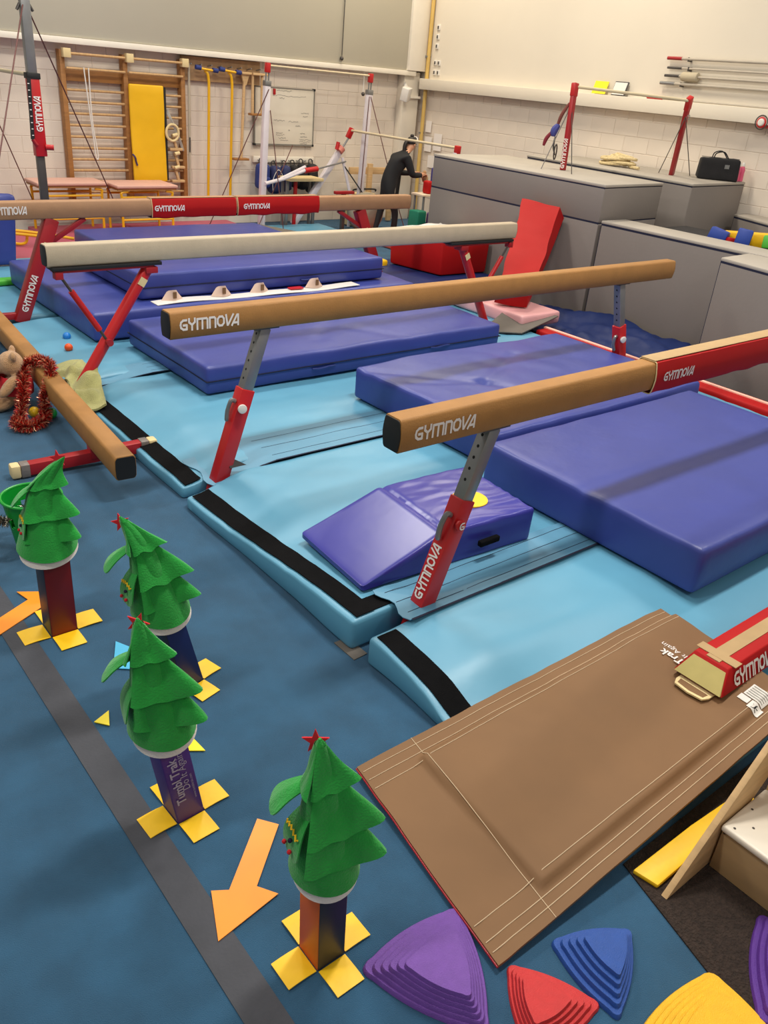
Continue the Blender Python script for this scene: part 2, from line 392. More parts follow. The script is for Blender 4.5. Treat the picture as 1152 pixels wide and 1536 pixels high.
# ------------------------------------------------------------------ blue crash mats
def crash(x0, x1, y0, y1, z0, z1, label, two=False, n=(16, 12, 3), creases=(), amp=.008, r=.03, handles=(), name='crash_mat', cat='crash mat', mt=None, grp='dark blue crash mats', skew=0, shift=0):
    root = thing(name, ((x0+x1)/2, (y0+y1)/2, z0), label, cat, grp)
    def disp(p):
        t = (p.z-z0)/(z1-z0); dz = 0
        if t > .5:
            dz = wob(p, amp, 1.4, 2)+wob(p, amp*.5, 4, 7)
            for (ax, ay, bx, by, dep, wid) in creases:
                a, b = V((ax, ay, 0)), V((bx, by, 0)); q = V((p.x, p.y, 0)); l = (b-a); u = max(0, min(1, (q-a).dot(l)/l.length_squared))
                d = (a+l*u-q).length; dz -= dep*math.exp(-(d/wid)**2)
        e = 1+0*t
        bulge = math.sin(math.pi*t)*.008
        return V((p.x+wob(p, .006, 2.5, 11)+skew*(p.y-y0)+shift*(p.x-x0)*0, p.y+wob(p, .006, 2.5, 21)-bulge*(p.y < y0+.04), p.z+dz))
    zm = (z0+z1)/2+.01
    if two:
        MB().rbox((x0, y0, z0), (x1, y1, z1), r, n, disp).build('mat_cover', mt or dblue, root)
        zb_ = z0+(z1-z0)*.46
        MB().rbox((x0-.006, y0-.016, zb_), (x1+.006, y1+.006, zb_+.008), .002, n, lambda p: p+V((wob(p, .006, 2.5, 11), wob(p, .006, 2.5, 21), 0))).build('fold_seam', seamk, root)
    else: MB().rbox((x0, y0, z0), (x1, y1, z1), r, n, disp).build('mat_cover', mt or dblue, root)
    for hx, hz in handles:
        MB().tube(bez([(hx-.12, y0-.012, hz), (hx-.05, y0-.022, hz-.004), (hx+.05, y0-.022, hz+.004), (hx+.12, y0-.012, hz)], 5), .008, 6).build('carry_handle', dblue_s, root)
    return root
crash(3.78, 6.13, 1.76, 3.37, .195, .475, 'large dark blue crash mat lying under the nearest beam, in front at the right', n=(40, 30, 4), creases=((3.8, 2.55, 6.1, 2.5, .012, .05),), amp=.01)
crash(3.98, 6.45, 3.46, 5.07, .195, .46, 'creased dark blue crash mat between the nearest and the second beam', n=(130, 90, 4), creases=((4.0, 4.95, 4.7, 4.3, .014, .06), (4.7, 4.3, 5.5, 4.75, .014, .06), (4.7, 4.3, 4.15, 4.55, .010, .05), (4.7, 4.3, 5.0, 3.6, .010, .05)), amp=.016)
crash(2.94, 6.22, 5.60, 7.08, .195, .425, 'dark blue crash mat of two layers with a black seam below the second beam', two=True, n=(50, 22, 2), creases=((4.2, 5.9, 4.9, 6.6, .014, .05), (5.0, 5.65, 4.6, 6.2, .012, .04)), amp=.012, handles=((4.05, .28), (5.4, .3)))
crash(2.70, 6.5, 7.26, 9.62, .195, .45, 'dark blue crash mat lowest of the pile behind the two-layer mat', n=(20, 20, 3))
crash(3.27, 6.22, 7.52, 8.98, .46, .70, 'dark blue crash mat resting on top of another crash mat', two=True, n=(24, 14, 2), handles=((5.2, .53),))
crash(4.15, 6.95, 10.5, 11.6, .02, .38, 'dark blue crash mat furthest back, beside the pink floor mats', n=(14, 8, 3))
# glossy wedge with handle and spot
wg = thing('wedge_mat', (2.9, 2.98, .185), 'glossy royal blue wedge mat with a yellow spot beside the nearest beam post', 'wedge mat')
def wz(x): return .055+(.40-.225)*sm((x-2.36)/.58*.85+.05) if x < 2.86 else .055+.175
def wdisp(p):
    t = (p.z-.19)/.2; zt = .19+.03+.19*min(1, max(0, (p.x-2.31)/.51)) if p.x < 2.82 else .41
    cr = .012*math.exp(-((p.x-2.84)/.02)**2)
    if p.x > 2.84: cr += abs(wob(V((p.x*.7, p.y*2, 0)), .014, 6))
    return V((p.x+.02*(p.y-3)*0, p.y+wob(p, .006, 4)+.05*(p.x-2.4)*0, .19+(zt-.19-(cr if t > .6 else 0))*t))
MB().rbox((2.31, 2.69, .19), (3.49, 3.32, .39), .02, (60, 34, 3), wdisp).xf(Matrix.Translation((2.93, 2.97, 0)) @ Matrix.Rotation(math.radians(-4), 4, 'Z') @ Matrix.Translation((-2.93, -2.97, 0))).build('wedge_cover', wedge_b, wg)
MB().lathe((3.2, 2.92, .402), [(0, 0), (.105, 0), (.105, .012), (0, .012)], 28).build('spot', yellow_v, wg, label='round yellow spot')
MB().rbox((3.02, 2.622, .285), (3.17, 2.655, .32), .008, (4, 2, 2)).build('handle', velcro, wg, label='black webbing handle')

# ------------------------------------------------------------------ balance beams
PROF = [(-.04, .08), (.04, .08), (.049, .076), (.054, .066), (.061, .03), (.064, 0), (.061, -.03), (.054, -.066), (.049, -.076), (.04, -.08), (-.04, -.08), (-.049, -.076), (-.054, -.066), (-.061, -.03), (-.064, 0), (-.061, .03), (-.054, .066), (-.049, .076)]
def prof_x(x0, x1, yc, zc, k=1.0, PR=PROF):   # extrude the profile along +X
    return MB().prism([(a*k, b*k) for a, b in PR], x1-x0, (x0, yc, zc), (0, 1, 0), (0, 0, 1))
def beam(x0, x1, yc, zt, mt, label):
    root = thing('balance_beam', ((x0+x1)/2, yc, .1), label, 'balance beam'); zc = zt-.08
    prof_x(x0, x1, yc, zc).build('beam_body', mt, root, bevel=.006)
    for x, s in ((x0, -1), (x1, 1)):
        prof_x(min(x, x+s*.006), max(x, x+s*.006), yc, zc, .93).build('end_cap', endk, root, bevel=.003)
    return root
def post(root, top, base, joint, text_=True, knob='white', hide=.0):
    t, b = V(top), V(base); j = t+(b-t)*joint; d = (b-t).normalized()
    ip = MB().bar(t, j+d*.1, .075, .072).build('inner_post', steel, root, bevel=.006)
    os_ = MB().bar(j, b, .096, .088).build('outer_sleeve', red_m, root, bevel=.006, label='red painted outer tube')
    side = V((0, 1, 0)); nx = side.cross(d).normalized(); nx = nx if nx.x < 0 else -nx
    L = (j-t).length; k = int((L-.04)/.058)
    for i in range(k):
        c = t+d*(.05+.058*i)+nx*.0376
        MB().prism([(.0085*math.cos(a*math.pi/5), .0085*math.sin(a*math.pi/5)) for a in range(10)], .001, c, side, d.cross(nx).cross(nx) if False else -d).build('pin_hole', hole, ip, smooth=False)
    MB().box((t.x-.09, t.y-.045, t.z-.004), (t.x+.09, t.y+.045, t.z+.012)).build('top_plate', steel_d, root, bevel=.003)
    kc = j+d*.11+nx*.048
    fr = V((0, -1, 0))
    kk = j+d*.12+fr*.044+nx*.02
    MB().tube([kk, kk+fr*.02+nx*.004, kk+fr*.032+nx*.006], [.018, .03, .03], 20).build('knob', white_pl if knob == 'white' else red_m, os_, bevel=.004, label='%s round clamping knob' % knob)
    if knob == 'red':
        e = kk+fr*.0335+nx*.006; logo(os_, e+V((-.018, 0, -.02)), (1, 0, -.05), (.05, 0, 1), .04, 'G', .036)
    MB().tube(bez([kc+V((0, -.01, .02)), kc+nx*.03+V((0, -.01, .02)), kc+nx*.035+d*.05, kc+nx*.02+d*.12], 5), [.014]*10+[.015]*5+[.01], 8).build('lever', steel, os_, label='grey clamping lever')
    if text_:
        a = b-d*.05+nx*.0495; a = b-d*.21+nx*.0495; logo(os_, a+side*-.0275, -d, side, .055, 'GYMNOVA', .3)
    return root
Z18 = .18
B1 = beam(2.19, 7.19, 2.50, 1.252, leather, 'nearest tan leather balance beam with a red sleeve over its right part')
post(B1, (2.815, 2.5, 1.09), (2.436, 2.5, .01), .33, knob='red'); post(B1, (6.56, 2.5, 1.09), (6.94, 2.5, .01), .33, text_=False)
logo(B1, (2.262, 2.4375, 1.145), (1, 0, 0), (0, 0, 1), .062, width=.37)
pad = MB(); prx = [(a*1.11+(0 if abs(a) > .0 else 0), b*1.09-.012 if b < .07 else b*1.06) for a, b in PROF]
def pad_fn(x0, x1, yc, zc):
    def fn(u, v):
        x = x0+(x1-x0)*v; k = u*(len(prx)); i = int(k) % len(prx); f = k-int(k); a = V(prx[i]); b = V(prx[(i+1) % len(prx)]); p = a.lerp(b, f)
        zz = p.y + (wob(V((x, 0, 0)), .012, 6) if p.y < -.06 else 0)+(wob(V((x, p.x, p.y)), .004, 5)); return (x, yc+p.x, zc+zz)
    return fn
def sleeve(root, x0, x1, yc, zt, top=leather, logos=()):
    rs = MB().grid(pad_fn(x0, x1, yc, zt-.08), 36, 50, True).build('red_sleeve', red_v, root, label='red padded sleeve')
    MB().box((x0-.004, yc-.046, zt+.0085), (x1, yc+.05, zt+.0135)).build('sleeve_top', top, root, bevel=.003, label='tan top strip of the sleeve')
    MB().tube([(x0, yc+a, zt-.08+b) for a, b in prx], .0035, 6, True).build('piping', cream, rs)
    for lx, wd in logos: logo(rs, (lx, yc-.0735, zt-.108), (1, 0, 0), (0, 0, 1), .052, width=wd)
cream_top = mat('pale_tan_suede', (174, 145, 104), .8, .05, 12)
sleeve(B1, 4.03, 7.15, 2.5, 1.252, cream_top, ((4.1, .30), (6.3, .30)))
B2 = beam(2.05, 7.05, 4.385, 1.252, leather, 'second tan leather balance beam, standing on grey and red posts')
post(B2, (2.70, 4.385, 1.09), (2.341, 4.385, .01), .355, text_=False); post(B2, (6.33, 4.385, 1.09), (6.685, 4.385, .01), .355, text_=False)
logo(B2, (2.10, 4.3225, 1.145), (1, 0, 0), (0, 0, 1), .066, width=.39)
MB().add([(2.43, 4.33, .2), (2.55, 4.33, .2), (2.43, 4.45, .2), (2.43, 4.39, .27)], [(0, 1, 3), (1, 2, 3), (2, 0, 3), (0, 2, 1)]).build('base_gusset', endk, B2)
B3 = beam(2.04, 7.04, 6.36, 1.252, leather_p, 'pale suede balance beam on slanting red legs, third from the front')
for s, px, tx, bx, jx in ((1, (2.07, 2.93), 2.85, 2.24, 2.12), (-1, (6.08, 7.0), 6.29, 6.80, 6.98)):
    MB().box((px[0], 6.29, 1.065), (px[1], 6.43, 1.091)).build('mounting_plate', endk, B3, bevel=.003)
    MB().box((px[0]+.02, 6.31, 1.045), (px[1]-.06, 6.41, 1.065)).build('plate_rail', red_m, B3, bevel=.003, label='red rail')
    MB().tube([(tx, 6.36, 1.05), (tx+(bx-tx)*1.13, 6.36, .056)], .045, 16).build('leg', red_m, B3)
    MB().box((tx-.05, 6.30, 1.0), (tx+.05, 6.42, 1.05)).build('hinge', red_d, B3, bevel=.006)
    d = V((bx-jx, 0, 0)); A = V((jx, 6.33, 1.045)); lb = V((tx+(bx-tx)*.64, 6.33, 1.05-.88*.64)); 
    MB().tube([A, A.lerp(lb, .25)], .011, 8).build('strut_rod', steel_d, B3)
    MB().tube([A.lerp(lb, .25), A.lerp(lb, .82)], .024, 12).build('strut_sleeve', red_m, B3, label='red strut tube')
    MB().tube([A.lerp(lb, .82), lb], .011, 8).build('strut_rod', steel_d, B3)
    MB().box((A.x-.03, 6.3, 1.0), (A.x+.03, 6.37, 1.06)).build('strut_bracket', red_d, B3, bevel=.005)
    MB().tube([lb+V((0, -.05, 0)), lb+V((0, .05, 0))], .028, 12).build('pivot', red_d, B3)
    MB().bar((tx+(bx-tx)*.1, 6.315, 1.05-.88*.1), (tx+(bx-tx)*.16, 6.315, 1.05-.88*.16), .06, .004).build('sticker', cream, B3, label='pale sticker')
B4 = beam(2.19, 7.19, 8.31, 1.252, leather_b, 'brown balance beam with two red sleeves in the middle, furthest from the camera')
for tx, bx, bx2, bb, fx in ((2.77, 2.38, 3.09, 2.72, -1), (6.43, 6.85, 6.12, 6.52, 1)):
    MB().bar((tx, 8.31, 1.09), (bx, 8.31, .14), .13, .1).build('leg', red_d, B4, bevel=.01)
    MB().bar((bx2, 8.31, 1.085), (bb, 8.31, .86), .045, .045).build('brace', red_d, B4, bevel=.006)
    if fx < 0: MB().bar((bx, 8.33, .2), (bx+fx*.55, 8.38, .2), .06, .07).build('foot_bar', red_d, B4, bevel=.008)
    MB().bar((tx+(bx-tx)*.2, 8.258, .88), (tx+(bx-tx)*.25, 8.258, .83), .05, .003).build('sticker', cream, B4, label='pale sticker')
logo(B4, (2.72, 8.256, .25) if False else (2.44, 8.258, .24), V((2.77-2.38, 0, .95)), (-.95, 0, .39), .06, 'GYMNOVA', .36)
logo(B4, (2.225, 8.2455, 1.145), (1, 0, 0), (0, 0, 1), .066, width=.31)
sleeve(B4, 3.76, 4.72, 8.31, 1.252, leather_b, ((3.78, .33),)); sleeve(B4, 4.74, 5.80, 8.31, 1.252, leather_b, ((4.8, .33),))
# low floor beam running away from the camera
fb = thing('floor_balance_beam', (1.9, 6.3, 0), 'low tan floor beam running along the carpet edge on a red foot bar', 'balance beam')
y0, y1, xa, xb = 4.58, 9.4, 1.832, 2.20; dv = V((xb-xa, y1-y0, 0)); ln = dv.length; dv.normalize()
lowp = [(-.05, .08), (.05, .08), (.06, .074), (.067, .06), (.07, 0), (.067, -.06), (.06, -.074), (.05, -.08), (-.05, -.08), (-.06, -.074), (-.067, -.06), (-.07, 0), (-.067, .06), (-.06, .074)]
MB().prism(lowp, ln, (xa, y0, .235), (-dv.y, dv.x, 0), (0, 0, 1)).build('beam_body', leather, fb, bevel=.006) if False else MB().prism([(-a, b) for a, b in lowp][::-1], ln, (xa, y0, .235), V((-dv.y, dv.x, 0)), (0, 0, 1)).xf(Matrix.Identity(4)).build('beam_body', leather, fb, bevel=.005)
def along(t, off=0, z=0): return V((xa, y0, z))+dv*t+V((dv.y, -dv.x, 0))*off
for t, nm in ((-.004, 'end_cap'), (ln+.001, 'end_cap')):
    MB().add([along(t, a*.93, .235+b*.93) for a, b in lowp]+[along(t+.003, a*.93, .235+b*.93) for a, b in lowp], [tuple(range(14)), tuple(reversed(range(14, 28)))]+[(i, (i+1) % 14, 14+(i+1) % 14, 14+i) for i in range(14)]).build(nm, endk, fb)
for t in (.62, 4.2):
    c = along(t); sd = V((dv.y, -dv.x, 0)); a, b = c-sd*.5, c+sd*.36
    MB().bar(a+V((0, 0, .055)), b+V((0, 0, .085)), .08, .075, dv).build('foot_bar', red_d, fb, bevel=.006)
    MB().bar(c+V((0, 0, .06)), c+V((0, 0, .16)), .1, .09, dv).build('foot_stem', red_d, fb, bevel=.006)
    for e, s, zz in ((a, -1, .055), (b, 1, .085)):
        MB().bar(e-sd*s*.055+V((0, 0, zz)), e+sd*s*.0+V((0, 0, zz)), .086, .082, dv).build('tape_wrap', ducttape, fb, bevel=.003, label='grey tape wrapped round the foot')
        MB().bar(e+V((0, 0, zz)), e+sd*s*.062+V((0, 0, zz)), .09, .086, dv).build('end_pad', cream, fb, bevel=.014, label='cream foam end pad')
# padded low beam entering from the right
pb = thing('padded_floor_beam', (4.4, 1.31, .2), 'red padded floor beam with a tan stripe, its end on the brown mat', 'balance beam')
prp = [(-.125, 0), (.125, 0), (.085, .105), (-.085, .105)]
zb, yb = .222, 1.30
def pbx(x): return x
MB().add([(3.10+(.075 if b > 0 else 0), yb+a, zb+b) for a, b in prp]+[(6.2, yb+a, zb+b) for a, b in prp], [(0, 1, 2, 3), (7, 6, 5, 4)]+[(i, (i+1) % 4, 4+(i+1) % 4, 4+i) for i in range(4)]).build('padded_cover', red_v, pb, bevel=.006)
MB().add([(3.098+(.074 if b > 0 else 0)-.004, yb+a*.93, zb+.006+b*.84) for a, b in prp]+[(3.12+(.07 if b > 0 else 0), yb+a*.93, zb+.006+b*.84) for a, b in prp], [(0, 1, 2, 3), (7, 6, 5, 4)]+[(i, (i+1) % 4, 4+(i+1) % 4, 4+i) for i in range(4)]).build('end_face', mat('khaki_suede', (190, 176, 112), .9, .06, 12), pb, label='khaki end face')
MB().box((3.18, yb-.033, zb+.105), (6.2, yb+.033, zb+.1085)).build('top_stripe', cream_top, pb, label='tan stripe along the top')
MB().box((3.205, yb-.1, zb+.106), (3.26, yb+.1, zb+.1095)).build('cross_stripe', cream_top, pb, label='tan stripe across the top')
MB().prism([(0, -.085), (.06, -.085), (.095, -.07), (.105, 0), (.095, .07), (.06, .085), (0, .085)], .008, (3.13, yb-.0, zb-.020), (-1, 0, 0), (0, -1, 0)).build('end_tongue', cream, pb, label='pale rounded tongue')
MB().prism([(.045, -.07), (.08, -.065), (.09, 0), (.08, .065), (.045, .07)], .009, (3.13, yb, zb-.0205), (-1, 0, 0), (0, -1, 0)).build('tongue_patch', brown, pb)
nv = V((0, -.105, .04)).normalized()
logo(pb, V((3.20, yb-.122, zb+.016)), (1, 0, 0), V((0, .04, .105)), .07, 'GYMNOVA', .36)

# ------------------------------------------------------------------ brown canvas mat
bm_ = thing('canvas_mat', (2.45, 1.42, .02), 'large brown canvas mat with stitched borders lying half on the blue mat', 'mat')
def blf(u, v):   # u along X, v along Y
    x = 1.50+u*(3.42-1.50)+.14*(v)*(1-u)+.10*v*u; y = .955+v*(1.90-.955)-.125*u*v
    base = canvas_base(x)+.006
    inn = sm((x-1.79-.07*v)/.035)*sm((y-1.045)/.03)*sm((1.80-.09*u-y)/.03)
    return V((x, y, base+.026*inn+wob(V((x, y, 0)), .006, 3)+wob(V((x, y, 4)), .004, 9)))
MB().grid(blf, 150, 90).thick(.012).build('canvas_cover', brown, bm_)
def stitch(pts): MB().tube([blf(u, v)+V((0, 0, .0015)) for u, v in pts], .0016, 4).build('stitching', brown_l, bm_)
for v in (.045, .085, .155, .86, .91, .96): stitch([(.005+.99*i/40, v) for i in range(41)])
stitch([(.145, .0+i/30) for i in range(31)])
MB().tube([blf(0, i/30)+V((-.002, 0, -.009)) for i in range(31)], .004, 6).build('red_piping', red_d, bm_, label='dark red piping edge')
def on_canvas(x, y, d):   # point lying on the canvas at x, y
    u = v = .5
    for _ in range(30):
        p = blf(u, v); u += (x-p.x)/1.9; v += (y-p.y)/.88
    return V((x, y, blf(u, v).z+d))
def patch(x0, x1, y0, y1, z, nm, mt):
    d = .0025 if nm == 'care_label' else .0045
    return MB().grid(lambda u, v: on_canvas(x0+(x1-x0)*u, y0+(y1-y0)*v, d), 6, 6).thick(.0015).build(nm, mt, bm_)
patch(3.235, 3.325, 1.05, 1.145, .2085, 'care_label', white_pl); patch(3.19, 3.228, 1.10, 1.15, .2085, 'care_label', white_pl); patch(3.175, 3.228, 1.035, 1.095, .2085, 'care_label', white_pl)
for k in range(5): patch(3.245+.016*k, 3.251+.016*k, 1.058, 1.137, .2125, 'label_line', mat('faint_print', (170, 168, 162), .8))
st = MB(); cx_, cy_ = 3.2, 1.065
for seg in ([(-.012, .006), (0, 0), (.014, .008)], [(0, .012), (0, -.008)], [(0, -.008), (-.012, -.016)], [(0, -.008), (.012, -.018)]):
    stroke(st, [(cx_+.9*b, cy_+.9*a) for a, b in seg], .005, lambda p: on_canvas(p.x, p.y, .005))
for k in range(1): st.prism([(.004*math.cos(t), .004*math.sin(t)) for t in [i*math.pi/4 for i in range(8)]], .001, (cx_+.016, cy_, on_canvas(cx_, cy_, .0045).z))
st.build('figure_pictogram', endk, bm_)
text(bm_, 'Tumbl Trak', (3.215, 1.245, .2095), (0, 1, 0), (-1, 0, 0), .064, white_p, .0015)
text(bm_, 'Do It Again', (3.262, 1.372, .2095), (0, 1, 0), (-1, 0, 0), .046, white_p)

# ------------------------------------------------------------------ grey foam blocks on the right
def foam_block(pts, z0, z1, label, seam=None, cap=.035):
    r = thing('foam_block', (sum(p[0] for p in pts)/len(pts), sum(p[1] for p in pts)/len(pts), z0), label, 'foam block', 'grey foam blocks round the pit')
    n = len(pts)
    zs = [z0] + ([seam] if seam else []) + [z1-cap]
    for a, b in zip(zs[:-1], zs[1:]):
        MB().prism(pts, b-a-.008, (0, 0, a+.002)).build('block_body', blockg, r, bevel=.015)
    cx, cy = sum(p[0] for p in pts)/n, sum(p[1] for p in pts)/n
    big = [(cx+(x-cx)*1.004, cy+(y-cy)*1.004) for x, y in pts]
    MB().prism(big, cap, (0, 0, z1-cap)).build('top_cover', blockt, r, bevel=.012, label='paler top cover')
    MB().prism([(cx+(x-cx)*.995, cy+(y-cy)*.995) for x, y in pts], z1-z0-.05, (0, 0, z0+.02)).build('seam_joint', seamk, r)
    return r
foam_block([(8.4, 6.28), (9.72, 6.40), (9.9, 9.3), (8.45, 9.3)], 0, 1.635, 'tall grey foam block with a seam, behind the leaning red mat', 1.21)
foam_block([(10.22, 6.30), (11.70, 6.42), (11.70, 9.42), (10.5, 9.42)], 0, 1.635, 'tall grey foam block at the wall carrying the rope and the black bag')
foam_block([(8.4, 3.9), (8.86, 3.9), (8.86, 6.24), (8.4, 6.24)], 0, 1.25, 'long low grey foam wall in front of the coloured foam blocks')
foam_block([(7.55, 3.0), (8.38, 3.0), (8.38, 4.36), (7.80, 4.32)], 0, 1.245, 'low grey foam block nearest the camera at the right edge')
foam_block([(10.6, 4.6), (11.70, 4.6), (11.70, 6.27), (11.36, 6.27)], 0, 1.245, 'low grey foam block against the right wall beyond the foam blocks')
def rot_box(name, c, s, r, mt, label, cat, group=None, bev=.02):
    M = (Matrix.Rotation(r[2], 3, 'Z') @ Matrix.Rotation(r[1], 3, 'Y') @ Matrix.Rotation(r[0], 3, 'X'))
    o = MB().obox(c, *s, M).build(name, mt, None, bevel=bev); return tag(o, label, cat, group)
fy, fb_, fg, fr_ = yellow_m, mat('blue_foam_vinyl', (30, 62, 150), .5), mat('green_foam_vinyl', (72, 172, 48), .5), red_v
gp = 'coloured foam blocks in the pit'
MB().box((8.87, 4.4, .0), (10.2, 6.25, 1.13)).build('pit_filling', mat('dark_foam', (44, 42, 44), .95, .2, 12)) and tag(bpy.data.objects['pit_filling'], 'dark foam filling of the pit under the coloured blocks', 'pit filling')
rot_box('foam_bar', (9.30, 4.89, 1.24), (.17, .62, .16), (-.10, 0, .12), fy, 'long yellow foam bar lying in the pit', 'foam bar', gp)
rot_box('foam_cube', (9.02, 4.80, 1.28), (.16, .16, .2), (.1, .15, .5), fb_, 'upright dark blue foam cube in front of the yellow bar', 'foam cube', gp)
rot_box('foam_cube', (9.04, 5.11, 1.25), (.2, .2, .16), (.25, .1, .4), fb_, 'blue foam cube furthest left in the pit', 'foam cube', gp)
rot_box('foam_cube', (9.16, 4.46, 1.28), (.22, .3, .14), (-.1, .25, .2), fg, 'bright green foam block at the right end of the yellow bar', 'foam cube', gp)
rot_box('foam_cube', (9.06, 4.96, 1.20), (.18, .14, .12), (.1, .1, .9), fr_, 'red foam block low between the two blue foam cubes', 'foam cube', gp)
# bar frame standing over the blocks
X1, YA, YB = 9.3, 7.71, 6.0
hb = thing('single_bar', (10.1, 7.5, 1.6), 'red framed bar standing on the grey foam blocks with wire stays', 'gymnastics bar')
PA, PB = V((9.12, 7.56, 2.62)), V((10.62, 6.85, 2.605))
PA, PB = V((9.3, 7.716, 2.637)), V((10.4, 6.742, 2.597))
bA, bB = V((9.16, 7.57, 1.635)), V((10.95, 7.12, 1.635))
for t, b in ((PA, bA), (PB, bB)):
    MB().bar(b-(t-b)*.0, t, .07, .055, (0, 1, 0)).build('upright', red_d, hb, bevel=.008)
    MB().bar(b+(t-b)*.86, t+V((0, 0, .01)), .082, .066, (0, 1, 0)).build('upright_head', red_m, hb, bevel=.008)
MB().tube([PA+V((0, 0, -.03)), PB+V((0, 0, -.03))], .018, 12).build('bar_rail', mat('bar_wood', (208, 192, 160), .6), hb)
for P, Q in ((PA, (8.86, 7.68, 1.637)), (PA, (8.87, 7.18, 1.637)), (PB, (10.98, 7.35, 1.637)), (PB, (11.3, 7.05, 1.637))):
    MB().tube([V(P)+V((0, 0, -.22)), V(Q)], .006, 5).build('wire_stay', steel_d, hb)
MB().tube([PB+V((.03, -.02, -.22))+V((.03*math.cos(a), 0, .03*math.sin(a))) for a in [i*math.pi/6 for i in range(12)]], .004, 5, True).build('stay_ring', steel, hb)
dd = (PA-bA).normalized(); logo(hb, bA+dd*.02+V((-.02, -.032, 0)) + V((-.018, -.01, 0)), dd, V((-1, .2, .1)), .06, 'GYMNOVA', .36)
# hand straps and chain hanging off the upright
hs = thing('hand_straps', (9.14, 7.66, 2.2), 'bunch of blue and red hand straps hanging by the left red upright', 'straps')
sA = PA+V((-.05, 0, -.22))
for i, (mt_, a, b, r_) in enumerate(((mat('rust_strap', (112, 56, 48), .8), (0, 0, 0), (-.1, .06, -.30), .022), (mat('blue_strap', (64, 70, 140), .8), (-.08, .05, -.26), (-.12, .08, -.40), .045), (mat('crimson_strap', (120, 26, 44), .8), (-.12, .1, -.34), (-.2, .15, -.52), .024), (steel_d, (-.1, .06, -.4), (-.1, .02, -.62), .012))):
    p = bez([sA+V(a), sA+(V(a)+V(b))/2+V((-.02, .01, 0)), sA+V(b)], 6); MB().tube(p, [r_*(.6+.5*math.sin(math.pi*k/(len(p)-1))) for k in range(len(p))], 8).build('strap', mt_, hs)
MB().tube([sA+V((-.1, .02, -.58))+V((.025*math.cos(a), 0, .09*math.sin(a))) for a in [i*math.pi/8 for i in range(16)]], .009, 6, True).build('strap_loop', steel_d, hs)
# rope coil
rp = MB(); random.seed(3)
pts = []
for i in range(90):
    t = i*.5; r_ = .10+.05*math.sin(i*.37); pts.append((10.95+r_*math.cos(t)*.9, 8.05+r_*math.sin(t)*2.0, 1.665+.0013*i+.01*math.sin(i)))
pts += [(10.95-.02*k, 7.9-.06*k, 1.70-.02*min(k, 2)) for k in range(1, 6)]
rp.tube(bez(pts, 3), .021, 7)
tag(rp.build('rope_coil', mat('rope_fibre', (216, 196, 150), .95, .15, 30, .6, 60)), 'coiled pale rope lying on the grey foam block', 'rope')
# black bag with bottles
bg = thing('sports_bag', (11.33, 6.78, 1.635), 'black sports bag standing on the grey foam block', 'bag')
bR = lambda mb: mb.xf(Matrix.Translation((11.33, 6.66, 1.64)) @ Matrix.Rotation(math.radians(-52), 4, 'Z'))
bR(MB().rbox((-.27, -.13, 0), (.27, .13, .27), .03, (8, 4, 4), lambda p: V((p.x*(1-.05*p.z/.27), p.y, p.z+wob(p, .02, 5))))).build('bag_body', black_c, bg)
for s in (-1, 1):
    bR(MB().tube(bez([(-.1, s*.09, .26), (-.08, s*.1, .33), (.02, s*.1, .35), (.1, s*.09, .26)], 6), .008, 6)).build('handle', black_c, bg)
bR(MB().box((-.25, -.004, .272), (.25, .004, .278))).build('zip', steel_d, bg)
bR(MB().box((.06, -.137, .15), (.12, -.128, .2))).build('buckle', steel, bg)
for k, (x, y) in enumerate(((11.56, 6.49), (11.63, 6.47))):
    b = thing('drinks_bottle', (x, y, 1.636), 'pink drinks bottle %s the end of the black bag' % ('leaning at' if k == 0 else 'standing just past'), 'bottle', 'pink bottles by the bag')
    MB().lathe((x, y, 1.64), [(0, 0), (.035, 0), (.037, .02), (.034, .1), (.037, .15), (.02, .19), (0, .19)], 16).build('bottle_body', mat('pink_plastic', (222, 92, 128), .35), b)
    MB().lathe((x, y, 1.83), [(0, 0), (.021, 0), (.021, .035), (.01, .05), (0, .05)], 12).build('cap', white_pl, b)
# spare rails on the right wall
for i, (z, yl, mt_, sl) in enumerate(((3.088, 8.06, 'red', .02), (2.969, 8.03, 'steel', .014), (2.868, 8.05, 'steel', .016), (2.770, 8.1, 'pale', .02))):
    t = thing('spare_rail', (11.66, 7.0, z), ['top spare bar rail on the right wall, with a red end', 'second spare bar rail from the top on the right wall', 'third spare rail on the right wall, with a pale roller on it', 'lowest of the four spare rails on the right wall brackets'][i], 'bar rail', 'spare rails on the wall')
    MB().tube([(11.655, yl-.22, z), (11.655, 5.6, z-.0)], sl, 10).build('rail', mat('rail_grey', (182, 172, 158), .5), t)
    MB().tube([(11.655, yl, z), (11.655, yl-.24, z)], sl*1.15, 10).build('rail_end', red_d if mt_ == 'red' else steel_d if mt_ == 'steel' else steel, t)
    MB().box((11.64, yl-.36, z-.035), (11.72, yl-.34, z+.02)).build('wall_hook', steel_d, t)
    if i == 2: MB().tube([(11.655, 7.76, z), (11.655, 7.50, z)], [.06, .06], 16).build('roller', mat('roller_foam', (188, 176, 152), .9), t, bevel=.015)
t = thing('ledge_rail', (11.6, 7, 2.56), 'thin rail with a red end lying on the wall ledge', 'bar rail')
MB().tube([(11.62, 8.2, 2.566), (11.62, 5.5, 2.566)], .012, 8).build('rail', mat('rail_grey', (182, 172, 158), .5), t)
MB().tube([(11.62, 8.25, 2.566), (11.62, 7.98, 2.566)], .016, 8).build('rail_end', red_m, t)
nt_ = tag(MB().obox((11.66, 9.17, 2.645), .006, .26, .185, Matrix.Rotation(.35, 3, 'Y')).build('notice', mat('yellow_card', (250, 226, 30), .6)), 'yellow card notice leaning on the wall ledge', 'notice')
